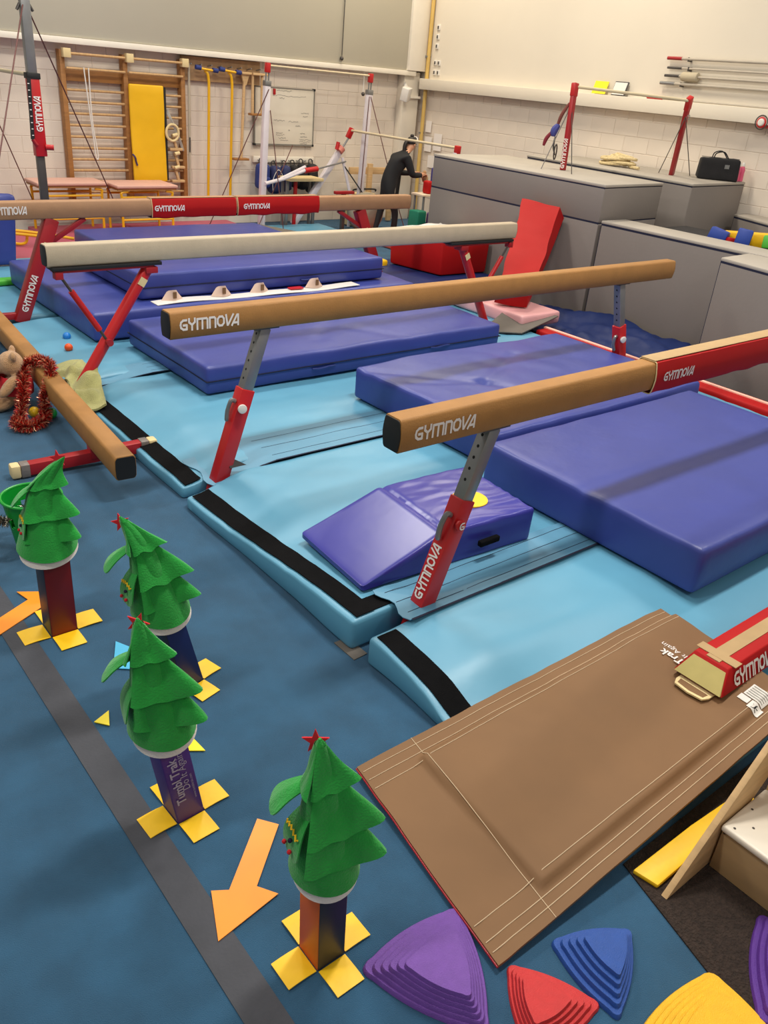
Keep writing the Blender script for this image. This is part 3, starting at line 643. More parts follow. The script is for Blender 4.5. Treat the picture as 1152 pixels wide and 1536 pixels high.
tn = thing('tablet_frame', (11.66, 8.8, 2.552), 'white panel in a dark frame leaning on the wall ledge', 'frame')
RY = Matrix.Rotation(.35, 3, 'Y')
MB().obox((11.655, 8.79, 2.65), .012, .25, .2, RY).build('frame_border', mat('dark_frame', (62, 60, 62), .5), tn)
MB().obox((11.647, 8.795, 2.65), .006, .225, .176, RY).build('panel', white_pl, tn)
rl = thing('round_wall_bell', (11.5, 6.38, 2.37), 'round red and white wall bell below the ledge', 'bell')
MB().tube([(11.74, 6.34, 2.39), (11.55, 6.34, 2.39)], .07, 20).build('bell_body', red_m, rl, bevel=.012)
MB().tube([(11.551, 6.34, 2.39), (11.53, 6.34, 2.39)], [.05, .04], 20).build('bell_face', white_pl, rl, bevel=.005)
MB().tube([(11.56, 6.34+.085*math.cos(a), 2.39+.085*math.sin(a)) for a in [i*math.pi/10 for i in range(20)]], .008, 6, True).build('bell_ring', steel_d, rl)

# ------------------------------------------------------------------ red pieces in front of the blocks
rb_ = thing('foam_cuboid', (7.9, 8.4, .3), 'big red vinyl foam cuboid beside the grey foam wall', 'foam cuboid')
MB().hexa([(7.40, 8.82, .30), (7.55, 7.97, .30), (8.36, 7.94, .30), (8.36, 8.85, .30)] + [(7.38, 8.84, .74), (7.53, 7.96, .74), (8.37, 7.93, .74), (8.37, 8.86, .74)]).build('cuboid_cover', red_v, rb_, bevel=.03)
MB().grid(lambda u, v: (7.5+.85*u, 8.5+.36*v+.05*u, .752+.03*abs(math.sin(u*7+v*3))*u), 14, 8).thick(.01).build('white_cloth', white_pl).name = 'folded_sheet'
tag(bpy.data.objects['folded_sheet'], 'crumpled white sheet thrown over the red foam cuboid', 'sheet')
crash(6.94, 8.36, 7.62, 9.1, .02, .288, 'thin navy mat crumpled under the red foam cuboid', n=(30, 20, 2), amp=.008, mt=tarp_m, r=.02)
lm = thing('leaning_mat', (7.9, 6.5, .3), 'red vinyl folding mat leaning against the grey foam wall', 'mat')
def lean(u, v):   # u across, v along
    a = V((7.02, 6.47, .36)).lerp(V((7.27, 6.20, .34)), u); b = V((8.33, 7.36, 1.19)).lerp(V((8.36, 6.77, 1.19)), u)
    p = a.lerp(b, v); p.z -= .06*math.sin(math.pi*v)*(.3+.7*u); p += V((wob(p, .014, 4), 0, wob(p, .014, 4, 9))); return p
lq = MB().grid(lean, 12, 30); lq.thick(-.17 if False else .17); lq.build('mat_cover', red_v, lm)
c = lean(.42, .28)
gm = (lean(.42, .34)-lean(.42, .22)).normalized(); gu = (lean(.5, .28)-lean(.34, .28)).normalized(); gn = gu.cross(gm)
if gn.z < 0: gn = -gn
MB().prism([(.085*math.cos(t), .085*math.sin(t)) for t in [i*math.pi/12 for i in range(24)]], .006, c+gn*.012, gu, gm).build('spot', mat('teal_green', (40, 118, 88), .6), lm, label='round green spot') if gu.cross(gm).z > 0 else MB().prism([(.085*math.cos(t), .085*math.sin(t)) for t in [i*math.pi/12 for i in range(24)]], .006, c+gn*.012, gm, gu).build('spot', mat('teal_green', (40, 118, 88), .6), lm, label='round green spot')
crash(6.98, 7.62, 5.98, 7.2, .185, .33, 'pale pink foam block under the foot of the leaning red mat', n=(6, 6, 2), mt=pink_l, amp=.003, grp='foam blocks by the leaning mat')
gq = tag(MB().add([(6.45, 6.07, .205), (6.81, 5.81, .21), (7.54, 5.94, .29), (7.27, 6.41, .345)], [(0, 1, 2, 3)]).thick(.012).build('rubber_sheet', grey_mt), 'dark grey rubber sheet lying on the mats by the pale pink foam block', 'rubber sheet')
# pit edge: red rail with a pale rope line, crumpled tarpaulin
pr = thing('pit_edge_pad', (7.3, 4.7, .05), 'long red pad edging the pit, with a pale line along it', 'edge pad')
MB().rbox((7.13, 2.6, .02), (7.38, 5.9, .195), .03, (3, 20, 2)).build('pad_cover', red_v, pr)
MB().box((7.27, 2.62, .19), (7.31, 5.9, .206)).build('pale_line', mat('pale_coral', (250, 196, 176), .6), pr, label='pale line')
def tarpf(u, v):
    x = 7.44+.9*u; y = 6.9-2.6*v; e = math.sin(math.pi*min(1, max(0, v*1.0)))
    z = .05+.17*sm(u*1.2)*(.5+.5*e)+wob(V((x*1.5, y*.7, 0)), .07, 3)+wob(V((x, y, 2)), .03, 8)
    return V((x, y, max(.02, z)))
MB().grid(tarpf, 26, 60).thick(.006).build('tarpaulin', tarp_m); tag(bpy.data.objects['tarpaulin'], 'crumpled navy tarpaulin along the foot of the grey foam wall', 'tarpaulin')

# ------------------------------------------------------------------ coloured posts with felt fir-tree hats
def foam_post(x, y, s, h, left, front, rot, label, lean=0, txt=False, skip=()):
    r = thing('foam_post', (x, y, 0), label, 'foam post', 'square foam posts wearing fir-tree hats')
    M = Matrix.Translation((x, y, 0)) @ Matrix.Rotation(rot, 4, 'Z') @ Matrix.Shear('XY', 4, (lean, 0)) if False else Matrix.Translation((x, y, 0)) @ Matrix.Rotation(rot, 4, 'Z') @ Matrix(((1, 0, lean, 0), (0, 1, 0, 0), (0, 0, 1, 0), (0, 0, 0, 1)))
    h2 = s/2
    MB().box((-h2+.006, -h2+.006, 0.002), (h2-.006, h2-.006, h)).xf(M).build('post_core', seamk, r, bevel=.004)
    MB().box((-h2-.001, -h2+.001, 0.004), (-h2+.007, h2-.001, h)).xf(M).build('side_panel', left, r, bevel=.003)
    MB().box((-h2+.001, -h2-.001, 0.004), (h2-.001, -h2+.007, h)).xf(M).build('side_panel', front, r, bevel=.003)
    MB().box((h2-.007, -h2+.001, 0.004), (h2+.001, h2-.001, h)).xf(M).build('side_panel', left, r, bevel=.003)
    MB().box((-h2+.001, h2-.007, 0.004), (h2-.001, h2+.001, h)).xf(M).build('side_panel', front, r, bevel=.003)
    f = s*.98
    for k in range(4):
        if k in skip: continue
        a = k*math.pi/2; Mk = M @ Matrix.Rotation(a, 4, 'Z')
        lift = random.uniform(.0, .004)
        MB().grid(lambda u, v: (h2+.004+f*v, -f/2+f*u, .0055+lift*(1-v)+.004*math.sin(v*2.6)), 2, 6).thick(.003).xf(Mk).build('base_flap', yellow_v, r, label='yellow base flap')
    if txt:
        Mr = M.to_3x3(); sil = mat('silver_print', (176, 168, 190), .5)
        text(r, 'Tumbl Trak', M @ V((-.004, -h2-.002, .1)), Mr @ V((0, 0, 1)), Mr @ V((-1, 0, 0)), .05, sil, .0012)
        text(r, 'Do It Again', M @ V((.024, -h2-.002, .16)), Mr @ V((0, 0, 1)), Mr @ V((-1, 0, 0)), .042, sil)
        text(r, 'www.tumbltrak.com', M @ V((.04, -h2-.002, .1)), Mr @ V((0, 0, 1)), Mr @ V((-1, 0, 0)), .016, sil)
    return r
def tree_hat(x, y, zb, zt, lean, label, ph, orn=True, r0=.115, tip=(0, 0), star_a=0, squash=1.0, flap_a=0, soff=(.017, .040, -.048)):
    """hat of felt: cone, white band, three tiers with corner points, star; lean = shear per metre (x,y)"""
    h = zt-zb; r = thing('felt_tree_hat', (x, y, zb), label, 'felt hat', 'felt fir-tree hats')
    def sh(p):
        t = (p[2]-zb); k = max(0, t/h-.55)
        return V((x+p[0]+lean[0]*t+tip[0]*k*k, y+p[1]+lean[1]*t+tip[1]*k*k, p[2]))
    tilt = .035
    def ring(th, rr, z): return (rr*math.cos(th), rr*math.sin(th)*squash, z+tilt*math.sin(th*1+.6)*max(0, 1-(z-zb)/(h*.5)))
    MB().grid(lambda u, v: sh(ring(u*2*math.pi, r0*(1-v)**.85*(1+.04*math.sin(u*18))*(1-.1*math.sin(math.pi*v))+.017, zb+.03+(h-.05)*v)), 40, 14, True).build('cone', green_f, r)
    MB().grid(lambda u, v: sh(ring(u*2*math.pi, r0+.012-.012*v, zb+.055*v)), 40, 3, True).thick(.008).build('brim_band', white_f, r, label='white felt brim band')
    L_ = math.radians(139)
    def tier(z0, z1, rl, rr_, ra, lo=-152, ri=-46, hi=84, bend=0.0):
        def fn(u, v):
            d = lo+(hi-lo)*u+ph; th = math.radians(d); g = lambda c, w_: math.exp(-((d-ph-c)/w_)**2)
            flat_ = min(rl, rr_)*.70
            rb = flat_+(rl-flat_)*g(lo, 24)+(rr_-flat_)*g(ri, 17)+(rl-flat_)*g(hi, 24)
            rr = ra+(rb-ra)*(v**.95)+.008*math.sin(v*5+u*9)*v
            z = z0-(z0-z1)*v*(1.0-.13*g(ri, 22)*v+.04*g(lo, 16)-.05*g((lo+ri)/2-10, 20)*0) + .005*math.sin(th*6)*v
            return sh((rr*math.cos(th), rr*math.sin(th)*squash, z))
        MB().grid(fn, 60, 12).thick(.005).build('felt_tier', green_f, r)
        return fn
    tier(zt, zb+h*.70, .085, .105, .004, hi=205)
    tier(zb+h*.82, zb+h*.40, .125, .178, .018)
    tier(zb+h*.60, zb+h*.17, .13, .185, .045, lo=-158, ri=-52)
    # narrow flaps sticking out on the left, seen edge on
    def side_flap(z0, ln, out, ang, wd, deco):
        a = math.radians(ang); du = V((math.cos(a), math.sin(a), 0)); dt = V((-du.y, du.x, 0)); b0 = V(sh((0, 0, z0)))
        ra = r0*(1-(z0-zb)/h)*.8
        def fn(u, v):
            w_ = wd*(.5+1.1*v)*(1 if v < .55 else math.sqrt(max(.0, 1-((v-.55)/.46)**2)))
            return b0+du*(ra+out*v+.02*math.sin(v*3)) + dt*(u-.5)*w_ + V((0, 0, -ln*v**1.2-.25*abs(u-.5)*w_))
        f = MB().grid(fn, 8, 12).thick(.005).build('felt_flap', green_f, r)
        MB().grid(lambda u, v: fn(.06+.88*u, .05+.9*v)-du*.0065-V((0, 0, .003)), 6, 10).build('flap_lining', green_d, f, label='dark green lining')
        if deco:
            for u, v, m_ in ((.3, .86, red_f), (.62, .66, seamk), (.7, .84, red_f)):
                MB().ball(fn(u, v)+du*.008+V((0, 0, .004)), .0075, 8).build('felt_ball', m_, f, label='small %s ball' % ('red' if m_ is red_f else 'dark'))
            MB().tube([fn(.08+.84*i/10, .46+.06*(i % 2))+du*.007 for i in range(11)], .003, 5).build('braid', yellow_v, f, label='yellow zigzag braid')
    side_flap(zb+h*.72, .10, .12, 146+flap_a, .085, False)
    side_flap(zb+h*.54, .17, .06, 166+flap_a, .10, orn)
    sp = [((.04 if i % 2 == 0 else .016)*math.cos(math.pi/2+i*math.pi/5), (.04 if i % 2 == 0 else .016)*math.sin(math.pi/2+i*math.pi/5)) for i in range(10)]
    top = sh((0, 0, zt)); cz = top+V(soff); ca = math.cos(star_a); sa = math.sin(star_a)
    MB().prism(sp, .006, cz, V((ca*.75, -.66*ca, sa)).normalized(), V((-sa*.75+.1, .66*sa+.1, ca)).normalized()).build('star', red_f, r, label='red felt star')
    return r
P_red, P_navy, P_purple, P_orange, P_dk = mat('maroon_vinyl', (120, 14, 22), .45, .05), mat('navy_vinyl', (22, 34, 92), .45, .05), mat('purple_vinyl', (76, 44, 128), .45, .05), mat('burnt_orange_vinyl', (214, 96, 30), .45, .05), mat('ink_vinyl', (30, 34, 50), .45, .05)
foam_post(1.008, 3.49, .125, .50, P_dk, P_red, 0, 'dark red foam post on four yellow flaps, beside the green basket')
foam_post(1.337, 2.795, .108, .44, P_dk, P_navy, .25, 'navy foam post, leaning, second from the back', -.26)
foam_post(.985, 2.125, .110, .48, P_purple, P_purple, .05, 'purple foam post with white lettering, third from the back', -.16, True)
foam_post(1.08, 1.345, .106, .46, P_orange, P_dk, 0, 'orange and black foam post, nearest the camera', -.03)
PH = 0
tree_hat(1.0, 3.49, .455, .935, (.0, 0), 'green felt fir-tree hat on the dark red foam post, tip bent sideways', -6, True, .118, tip=(.45, -.36), star_a=.2, flap_a=8, soff=(-.02, .022, -.012))
tree_hat(1.235, 2.79, .42, .925, (-.20, 0.02), 'green felt fir-tree hat leaning left on the navy foam post', 14, True, .108, tip=(-.25, .0), star_a=.3, flap_a=14)
tree_hat(.925, 2.13, .43, .93, (-.14, 0), 'green felt fir-tree hat without balls on the purple foam post', -4, False, .102, star_a=-.3)
tree_hat(1.07, 1.345, .405, .945, (-.09, 0), 'green felt fir-tree hat on the orange foam post, nearest the camera', 4, True, .090, star_a=.1)
# flat markers on the carpet
def flat(name, pts, mt, label, cat, group=None, h=.004, z=.0045):
    a = sum(pts[i][0]*pts[(i+1) % len(pts)][1]-pts[(i+1) % len(pts)][0]*pts[i][1] for i in range(len(pts)))
    return tag(MB().prism(pts if a > 0 else pts[::-1], h, (0, 0, z)).build(name, mt, None, smooth=False), label, cat, group)
flat('floor_arrow', [(1.184, 1.921), (1.236, 1.852), (1.03, 1.668), (1.075, 1.6), (.822, 1.562), (.893, 1.742), (.945, 1.71)][::1], orange_v, 'orange arrow marker on the carpet between two hatted posts', 'arrow', 'orange arrow markers')
flat('floor_arrow', [(.50, 3.56), (.53, 3.46), (.99, 3.70), (1.02, 3.64), (1.10, 3.80), (.93, 3.90), (.955, 3.80)], orange_v, 'orange arrow marker at the left edge pointing at the dark red post', 'arrow', 'orange arrow markers')
flat('floor_marker', [(1.173, 2.588), (1.106, 2.403), (1.192, 2.346)], mat('lemon_vinyl', (244, 222, 30), .5), 'yellow triangle marker behind the purple foam post', 'marker')
flat('floor_marker', [(.885, 2.755), (.964, 2.79), (.93, 2.70)], mat('lemon_vinyl', (244, 222, 30), .5), 'small yellow triangle marker at the dark tape line', 'marker')
flat('floor_marker', [(1.093, 3.05), (1.183, 3.235), (1.25, 3.10), (1.17, 2.99)], mat('cyan_vinyl', (60, 176, 222), .5), 'cyan marker showing left of the navy foam post', 'marker')
flat('floor_marker', [(1.49, 3.27), (1.535, 3.345), (1.53, 3.27)], mat('cyan_vinyl', (60, 176, 222), .5), 'tiny cyan marker showing right of the navy foam post', 'marker')

# ------------------------------------------------------------------ stepping stones
def stone(tri, h, mt, label, off, steps=5, rnd=.45):
    """rounded three-cornered stone; terraces shrink towards off"""
    c = sum((V((*p, 0)) for p in tri), V())/3; P = [V((*p, 0)) for p in tri]
    def outline(k, ctr, grow=1.0):
        pts = []
        for i in range(3):
            a, b, d = P[i-1], P[i], P[(i+1) % 3]
            e0, e1 = (a-b).normalized(), (d-b).normalized()
            s = min((a-b).length, (d-b).length)*.16
            p0, p1 = b+e0*s, b+e1*s
            for t in range(6):
                t /= 5; pts.append(p0*(1-t)**2+b*2*t*(1-t)+p1*t*t)
            # outward bulge along the edge to the next corner
            nx = P[(i+1) % 3]; q1 = nx+(b-nx).normalized()*min((b-nx).length, (P[(i+2) % 3]-nx).length)*.16
            mid = (b+nx)/2; out = (mid-c).normalized()
            for t in range(1, 9):
                t /= 9; pts.append(p1.lerp(q1, t)+out*(b-nx).length*.085*4*t*(1-t)*.5)
        return [ctr+(p-c)*k*grow for p in pts]
    mb = MB(); n = None; prev = None; z = 0
    rows = []
    for s_ in range(steps+1):
        t = s_/steps; k = 1-.48*t**.9; ctr = c+V((*off, 0))*t; z0, z1 = h*s_/(steps+1), h*(s_+1)/(steps+1); e = h/(steps+1)*.3
        rows += [(outline(k, ctr), z0), (outline(k*.985, ctr), z1-e), (outline(k*.965, ctr), z1)]
    n = len(rows[0][0]); base = 0; vs = []; fs = []
    for pts, z in rows: vs += [p+V((0, 0, z+.001)) for p in pts]
    for r_ in range(len(rows)-1):
        for i in range(n): fs.append((r_*n+i, r_*n+(i+1) % n, (r_+1)*n+(i+1) % n, (r_+1)*n+i))
    fs.append(tuple(range((len(rows)-1)*n, len(rows)*n)))
    return tag(mb.add(vs, fs).build('stepping_stone', mt), label, 'stepping stone', 'plastic stepping stones')
stn = lambda nm, c: mat(nm, c, .55, .06, 30, .35, 260)
stone([(1.12, 1.23), (1.57, 1.21), (1.33, .80)], .105, stn('purple_stone', (112, 70, 160)), 'large purple stepping stone beside the corner of the brown mat', (-.02, -.045), 5)
stone([(1.54, .965), (1.70, .67), (1.37, .70)], .075, stn('red_stone', (198, 44, 46)), 'small red stepping stone between the purple and the blue ones', (-.03, .0), 4)
stone([(1.71, .935), (2.00, .785), (1.68, .60)], .085, stn('blue_stone', (34, 78, 158)), 'blue stepping stone at the foot of the brown mat', (.015, -.01), 4)
stone([(2.09, .545), (2.02, .18), (1.64, .56)], .10, stn('yellow_stone', (238, 182, 26)), 'yellow stepping stone at the bottom edge', (-.02, -.03), 5)
stone([(2.435, .575), (2.40, .09), (2.02, .345)], .11, stn('violet_stone', (88, 44, 142)), 'purple stepping stone at the right edge by the wooden step', (.03, -.01), 5)

# ------------------------------------------------------------------ wooden steps
ws = thing('wooden_steps', (2.7, .4, 0), 'pale plywood steps with a white top tread and a slanting side board', 'steps')
MB().box((2.455, -.6, .008), (2.75, .775, .205)).build('riser_box', ply_side, ws, bevel=.003)
MB().rbox((2.435, -.6, .205), (2.75, .778, .235), .012, (2, 2, 1)).build('tread', mat('white_laminate', (222, 212, 196), .4, .02), ws, label='white laminate tread')
MB().box((2.75, -.6, .008), (3.2, .775, .44)).build('riser_box', ply, ws, bevel=.003)
MB().rbox((2.735, -.6, .44), (3.2, .778, .47), .012, (2, 2, 1)).build('tread', ply, ws)
sx = [(2.19, .008), (2.47, .008), (3.3, .87), (3.3, 1.16)]
MB().prism(sx, .024, (0, .806, 0), (1, 0, 0), (0, 0, 1)).build('side_board', wood, ws, bevel=.002, label='pale slanting side board')
for (x, y) in ((2.46, .74), (2.52, .70), (2.60, .75), (2.47, .60), (2.66, .69)):
    MB().lathe((x, y, .2355), [(0, .0008), (.005, .0008), (.005, 0)], 8).build('screw', steel_d, ws)
MB().lathe((2.4545, .765, .19), [(0, .001), (.005, .001), (.005, 0)], 8).build('screw', steel_d, ws)
yw = thing('yellow_foam_mat', (2.4, .9, 0), 'yellow foam sheet tucked beneath the edge of the brown mat', 'foam sheet')
MB().prism([(2.18, .925), (2.20, .83), (2.9, .83), (2.9, .90), (2.55, .92)], .02, (0, 0, .008)).build('foam_sheet', yellow_v, yw, bevel=.006)

# ------------------------------------------------------------------ toys and tinsel by the floor beam
def tinsel(name, path, r, n, mts, label, cat, blade=.05):
    root = thing(name, tuple(path[0]), label, cat)
    MB().tube(path, .006, 6).build('cord', mts[0], root)
    mbs = [MB() for _ in mts]; k = len(path)
    for i in range(n):
        f = random.random()*(k-1); a = int(f); p = path[a].lerp(path[a+1], f-a); d = (path[a+1]-path[a]).normalized()
        q = V((random.gauss(0, 1), random.gauss(0, 1), random.gauss(0, 1))); q = (q-d*q.dot(d)).normalized(); q = (q+d*random.uniform(-.5, .5)).normalized()
        s = q.cross(V((random.gauss(0, 1), random.gauss(0, 1), random.gauss(0, 1)))).normalized()*.0034
        e = p+q*r*random.uniform(.75, 1.1); e.z = max(e.z, .006); mid = p.lerp(e, .5)+s*random.uniform(-3, 3)
        mbs[random.randrange(len(mts))].add([p-s, p+s, mid+s, e, mid-s], [(0, 1, 2, 4), (4, 2, 3)])
    for mb_, m_ in zip(mbs, mts): tag(mb_.build('foil_strands', m_, root, smooth=False), kind='stuff')
    return root
t_red, t_cop, t_dk = mat('red_foil', (206, 48, 40), .3, .1, metal=.55), mat('copper_foil', (246, 182, 146), .25, .1, metal=.6), mat('dark_red_foil', (120, 20, 22), .35, .1, metal=.5)
t_sil, t_sil2 = mat('silver_foil', (205, 200, 190), .2, .1, metal=.95), mat('dull_silver_foil', (130, 126, 120), .3, .1, metal=.9)
tp_ = bez([(1.60, 6.05, .07), (1.66, 5.97, .05), (1.76, 5.98, .05), (1.83, 6.06, .07), (1.86, 6.13, .18), (1.93, 6.18, .29), (1.98, 6.30, .365), (1.94, 6.44, .37), (1.84, 6.46, .33), (1.78, 6.33, .26), (1.73, 6.22, .17), (1.66, 6.1, .08), (1.6, 6.0, .055), (1.68, 5.93, .045)], 8)
tinsel('tinsel_garland', tp_, .062, 5200, (t_dk, t_red, t_cop), 'red and copper tinsel garland looped over the low floor beam', 'tinsel')
def plush(root, parts, name, mt):   # blend ellipsoids into one skin with a remesh
    mb = MB()
    for c, r_, M in parts: mb.ball(c, r_, 20, M)
    o = mb.build(name, mt, root)
    md = o.modifiers.new('remesh', 'REMESH'); md.mode = 'VOXEL'; md.voxel_size = .009; md.use_smooth_shade = True
    sm_ = o.modifiers.new('smooth', 'SMOOTH'); sm_.iterations = 5; sm_.factor = .6
    return o
def teddy(x, y, a, s, label, fm, shirt, hat=False):
    r = thing('teddy_bear', (x, y, 0), label, 'teddy bear'); T = Matrix.Translation((x, y, 0)) @ Matrix.Rotation(a, 4, 'Z') @ Matrix.Scale(s, 4)
    R3 = Matrix.Rotation(a, 3, 'Z'); g = lambda c: T @ V(c); E3 = lambda rx, ry, rz: R3 @ Matrix.Rotation(rx, 3, 'X') @ Matrix.Rotation(ry, 3, 'Y') @ Matrix.Rotation(rz, 3, 'Z')
    q = lambda *v: tuple(k*s for k in v)
    pr_ = [(g((0, 0, .13)), q(.085, .10, .13), R3), (g((.02, 0, .315)), q(.085, .095, .085), R3), (g((.095, 0, .29)), q(.05, .05, .042), R3)]
    for k in (-1, 1):
        pr_ += [(g((0, k*.075, .385)), q(.022, .035, .035), R3), (g((.05, k*.115, .19)), q(.038, .04, .095), E3(k*.5, -.7, 0)),
                (g((.13, k*.085, .055)), q(.105, .05, .052), E3(0, 0, k*.3)), (g((.215, k*.12, .07)), q(.032, .05, .062), E3(0, 0, k*.3))]
    plush(r, pr_, 'plush_body', fm)
    MB().lathe((0, 0, 0), [(.094, .235), (.108, .20), (.112, .15), (.108, .11), (.098, .11)], 24).xf(T).build('shirt', shirt, r, label='red knitted shirt')
    MB().ball(g((.142, 0, .305)), q(.014, .018, .012), 10).build('nose', endk, r)
    for k in (-1, 1): MB().ball(g((.092, k*.04, .34)), q(.010, .010, .010), 10).build('eye', endk, r)
    MB().tube([g((.085+.0*t, .0, .24)) + R3 @ V((.03*abs(math.cos(t*.5)), .05*math.cos(t), .018*math.sin(2*t)))*s for t in [i*math.pi/10 for i in range(20)]], .012*s, 6, True).build('bow', red_f, r, label='red bow')
    if hat:
        MB().lathe((0, 0, 0), [(.085, .37), (.07, .44), (.03, .50), (0, .53)], 18).xf(T).build('cap', white_f, r, label='pale cap')
        MB().obox(g((.04, -.10, .40)), .05*s, .012, .06*s, R3).build('paper_tag', white_p, r, label='white paper tag')
    return r
teddy(1.77, 6.49, math.radians(165), 1.12, 'tan teddy bear with a red bow sitting behind the red tinsel', fur, red_f)
teddy(1.69, 7.18, math.radians(-60), .80, 'dark brown teddy bear with a pale cap at the left edge', fur_d, red_f, True)
def ball(x, y, z, r, mt, label): return tag(MB().ball((x, y, z+r), r, 24).build('plastic_ball', mt), label, 'ball', 'plastic pit balls')
ball(2.545, 7.53, .158, .036, blue_b, 'blue plastic ball against the crash mat'); ball(2.44, 7.20, .158, .036, orange_b, 'orange plastic ball on the light blue mat')
ball(1.90, 6.14, .0, .042, green_b, 'green plastic ball on the carpet beside the floor beam'); ball(1.80, 6.22, .0, .042, yellow_b, 'yellow plastic ball inside the loop of tinsel')
# olive towel
tw = thing('towel', (2.25, 6.3, .18), 'olive green fleece towel lying crumpled on the mat beside the floor beam', 'towel')
def towf(u, v):
    a, b, c, d = V((2.03, 5.86, 0)), V((2.23, 5.86, 0)), V((2.40, 6.80, 0)), V((2.16, 6.92, 0))
    p = a.lerp(b, u).lerp(d.lerp(c, u), v); p.x += .04*math.sin(v*3)
    f = .07*math.exp(-((v-.16-.1*(1-u))/.07)**2)*(1-sm((u-.55)/.4)) + .05*math.exp(-((v-.55-.4*u)/.06)**2)*(u < .9)*(1-u*.6) + .045*math.exp(-((v-.8+.3*u)/.05)**2)
    p.z = .105+.07*sm((p.x-2.14)/.2)+f+.085*math.exp(-(((p.x-2.27)/.09)**2+((p.y-6.30)/.10)**2))+abs(wob(p, .012, 7)) + .012; return p
MB().grid(towf, 34, 60).thick(.016).build('towel_cloth', olive, tw)
MB().tube([towf(.06+.86*i/20, .05)+V((0, 0, .004)) for i in range(21)]+[towf(.92, .05+.88*i/30)+V((0, 0, .004)) for i in range(31)], .009, 6).build('hem', mat('olive_hem', (150, 148, 92), .95, .08, 20, .4, 120), tw)
# basket
bk = thing('waste_basket', (1.175, 4.31, 0), 'bright green slotted plastic basket holding silver tinsel', 'basket')
N_ = 40
def bkr(z): return .105+.05*(z/.325)
mb = MB(); zs = [0.004, .06, .12, .165, .18, .225, .24, .275, .30, .325]
for k, z in enumerate(zs):
    for j in range(N_): t = 2*math.pi*j/N_; mb.v.append(V((1.175+bkr(z)*math.cos(t), 4.31+bkr(z)*math.sin(t), z)))
for k in range(len(zs)-1):
    for j in range(N_):
        if k in (4, 5) and j % 4 in (1, 2): continue
        if k == 3 and j % 4 == 1: continue
        mb.f.append((k*N_+j, k*N_+(j+1) % N_, (k+1)*N_+(j+1) % N_, (k+1)*N_+j))
mb.thick(.004).build('basket_wall', basket_m, bk)
MB().lathe((1.175, 4.31, 0), [(0, .004), (.104, .004), (.104, .009), (0, .009)], N_).build('basket_floor', basket_m, bk)
MB().tube([(1.175+.158*math.cos(t), 4.31+.158*math.sin(t), .325) for t in [2*math.pi*i/40 for i in range(40)]], .009, 8, True).build('rim', basket_m, bk)
tinsel('tinsel_garland', bez([(1.10, 4.30, .14), (1.2, 4.36, .18), (1.25, 4.28, .20), (1.16, 4.25, .21), (1.1, 4.33, .20), (1.2, 4.38, .22), (1.24, 4.30, .2), (1.14, 4.28, .2)], 6), .055, 1500, (t_sil, t_sil2), 'silver tinsel heaped inside the green basket', 'tinsel')
tinsel('tinsel_garland', bez([(.86, 4.42, .17), (.93, 4.36, .20), (.98, 4.32, .215), (1.03, 4.28, .215)], 6), .04, 500, (t_sil, t_sil2), 'end of silver tinsel sticking out left of the green basket', 'tinsel')

# ------------------------------------------------------------------ back wall fittings
wbx = thing('wall_bars', (5.8, 13.5, .4), 'wooden wall bars of two bays fixed to the back wall', 'wall bars')
for x in (4.86, 5.80, 6.74):
    MB().box((x-.035, 13.43, .3), (x+.035, 13.57, 2.50)).build('upright', wood_bar, wbx, bevel=.006)
for xa_, xb_ in ((4.86, 5.80), (5.80, 6.74)):
    for z, yy in [(2.455, 13.36), (2.265, 13.38)]+[(1.985-.157*k, 13.46) for k in range(11)]:
        MB().tube([(xa_+.03, yy, z), (xb_-.03, yy, z)], [.019, .019], 10).build('rung', wood_r, wbx)
    MB().box((xa_+.035, 13.5, 2.10), (xb_-.035, 13.56, 2.26)).build('backing_board', wood_bar, wbx, bevel=.004)
for x in (4.90, 5.84, 6.74):
    MB().box((x-.05, 13.33, 2.40), (x+.06, 13.44, 2.52)).build('top_bracket', cream, wbx, bevel=.008, label='pale top bracket')
ym = thing('hanging_mat', (6.08, 13.3, .76), 'yellow folding mat hung over a rung of the wall bars', 'mat')
MB().rbox((5.80, 13.33, .74), (6.36, 13.38, 2.12), .02, (6, 1, 12), lambda p: V((p.x+.02*(2.1-p.z)*.0, p.y+wob(p, .012, 3)-.06*max(0, 1.2-p.z), p.z))).build('mat_cover', yellow_m, ym)
MB().box((6.362, 13.34, .76), (6.395, 13.41, 2.10)).build('side_edge', endk, ym, label='black side edge')
MB().prism([(5.80, .62), (6.36, .62), (6.32, .74), (5.84, .74)], .03, (0, 13.32, 0), (1, 0, 0), (0, 0, 1)).build('lower_fold', mat('ochre_vinyl', (206, 140, 20), .5), ym)
MB().tube(bez([(5.79, 13.31, 1.14), (5.81, 13.27, 1.10), (5.83, 13.29, 1.04), (5.85, 13.29, .98)], 5), .014, 6).build('strap', mat('violet_strap', (70, 50, 92), .8), ym)
# skipping rope loop
sr = tag(MB().tube(bez([(5.13, 13.34, 2.29), (5.16, 13.33, 1.8), (5.2, 13.34, 1.3), (5.22, 13.34, 1.08), (5.25, 13.34, 1.12), (5.2, 13.34, 1.6), (5.2, 13.34, 2.29)], 8), .009, 6).build('skipping_rope', white_pl), 'white looped rope hanging from the wall bars', 'rope')
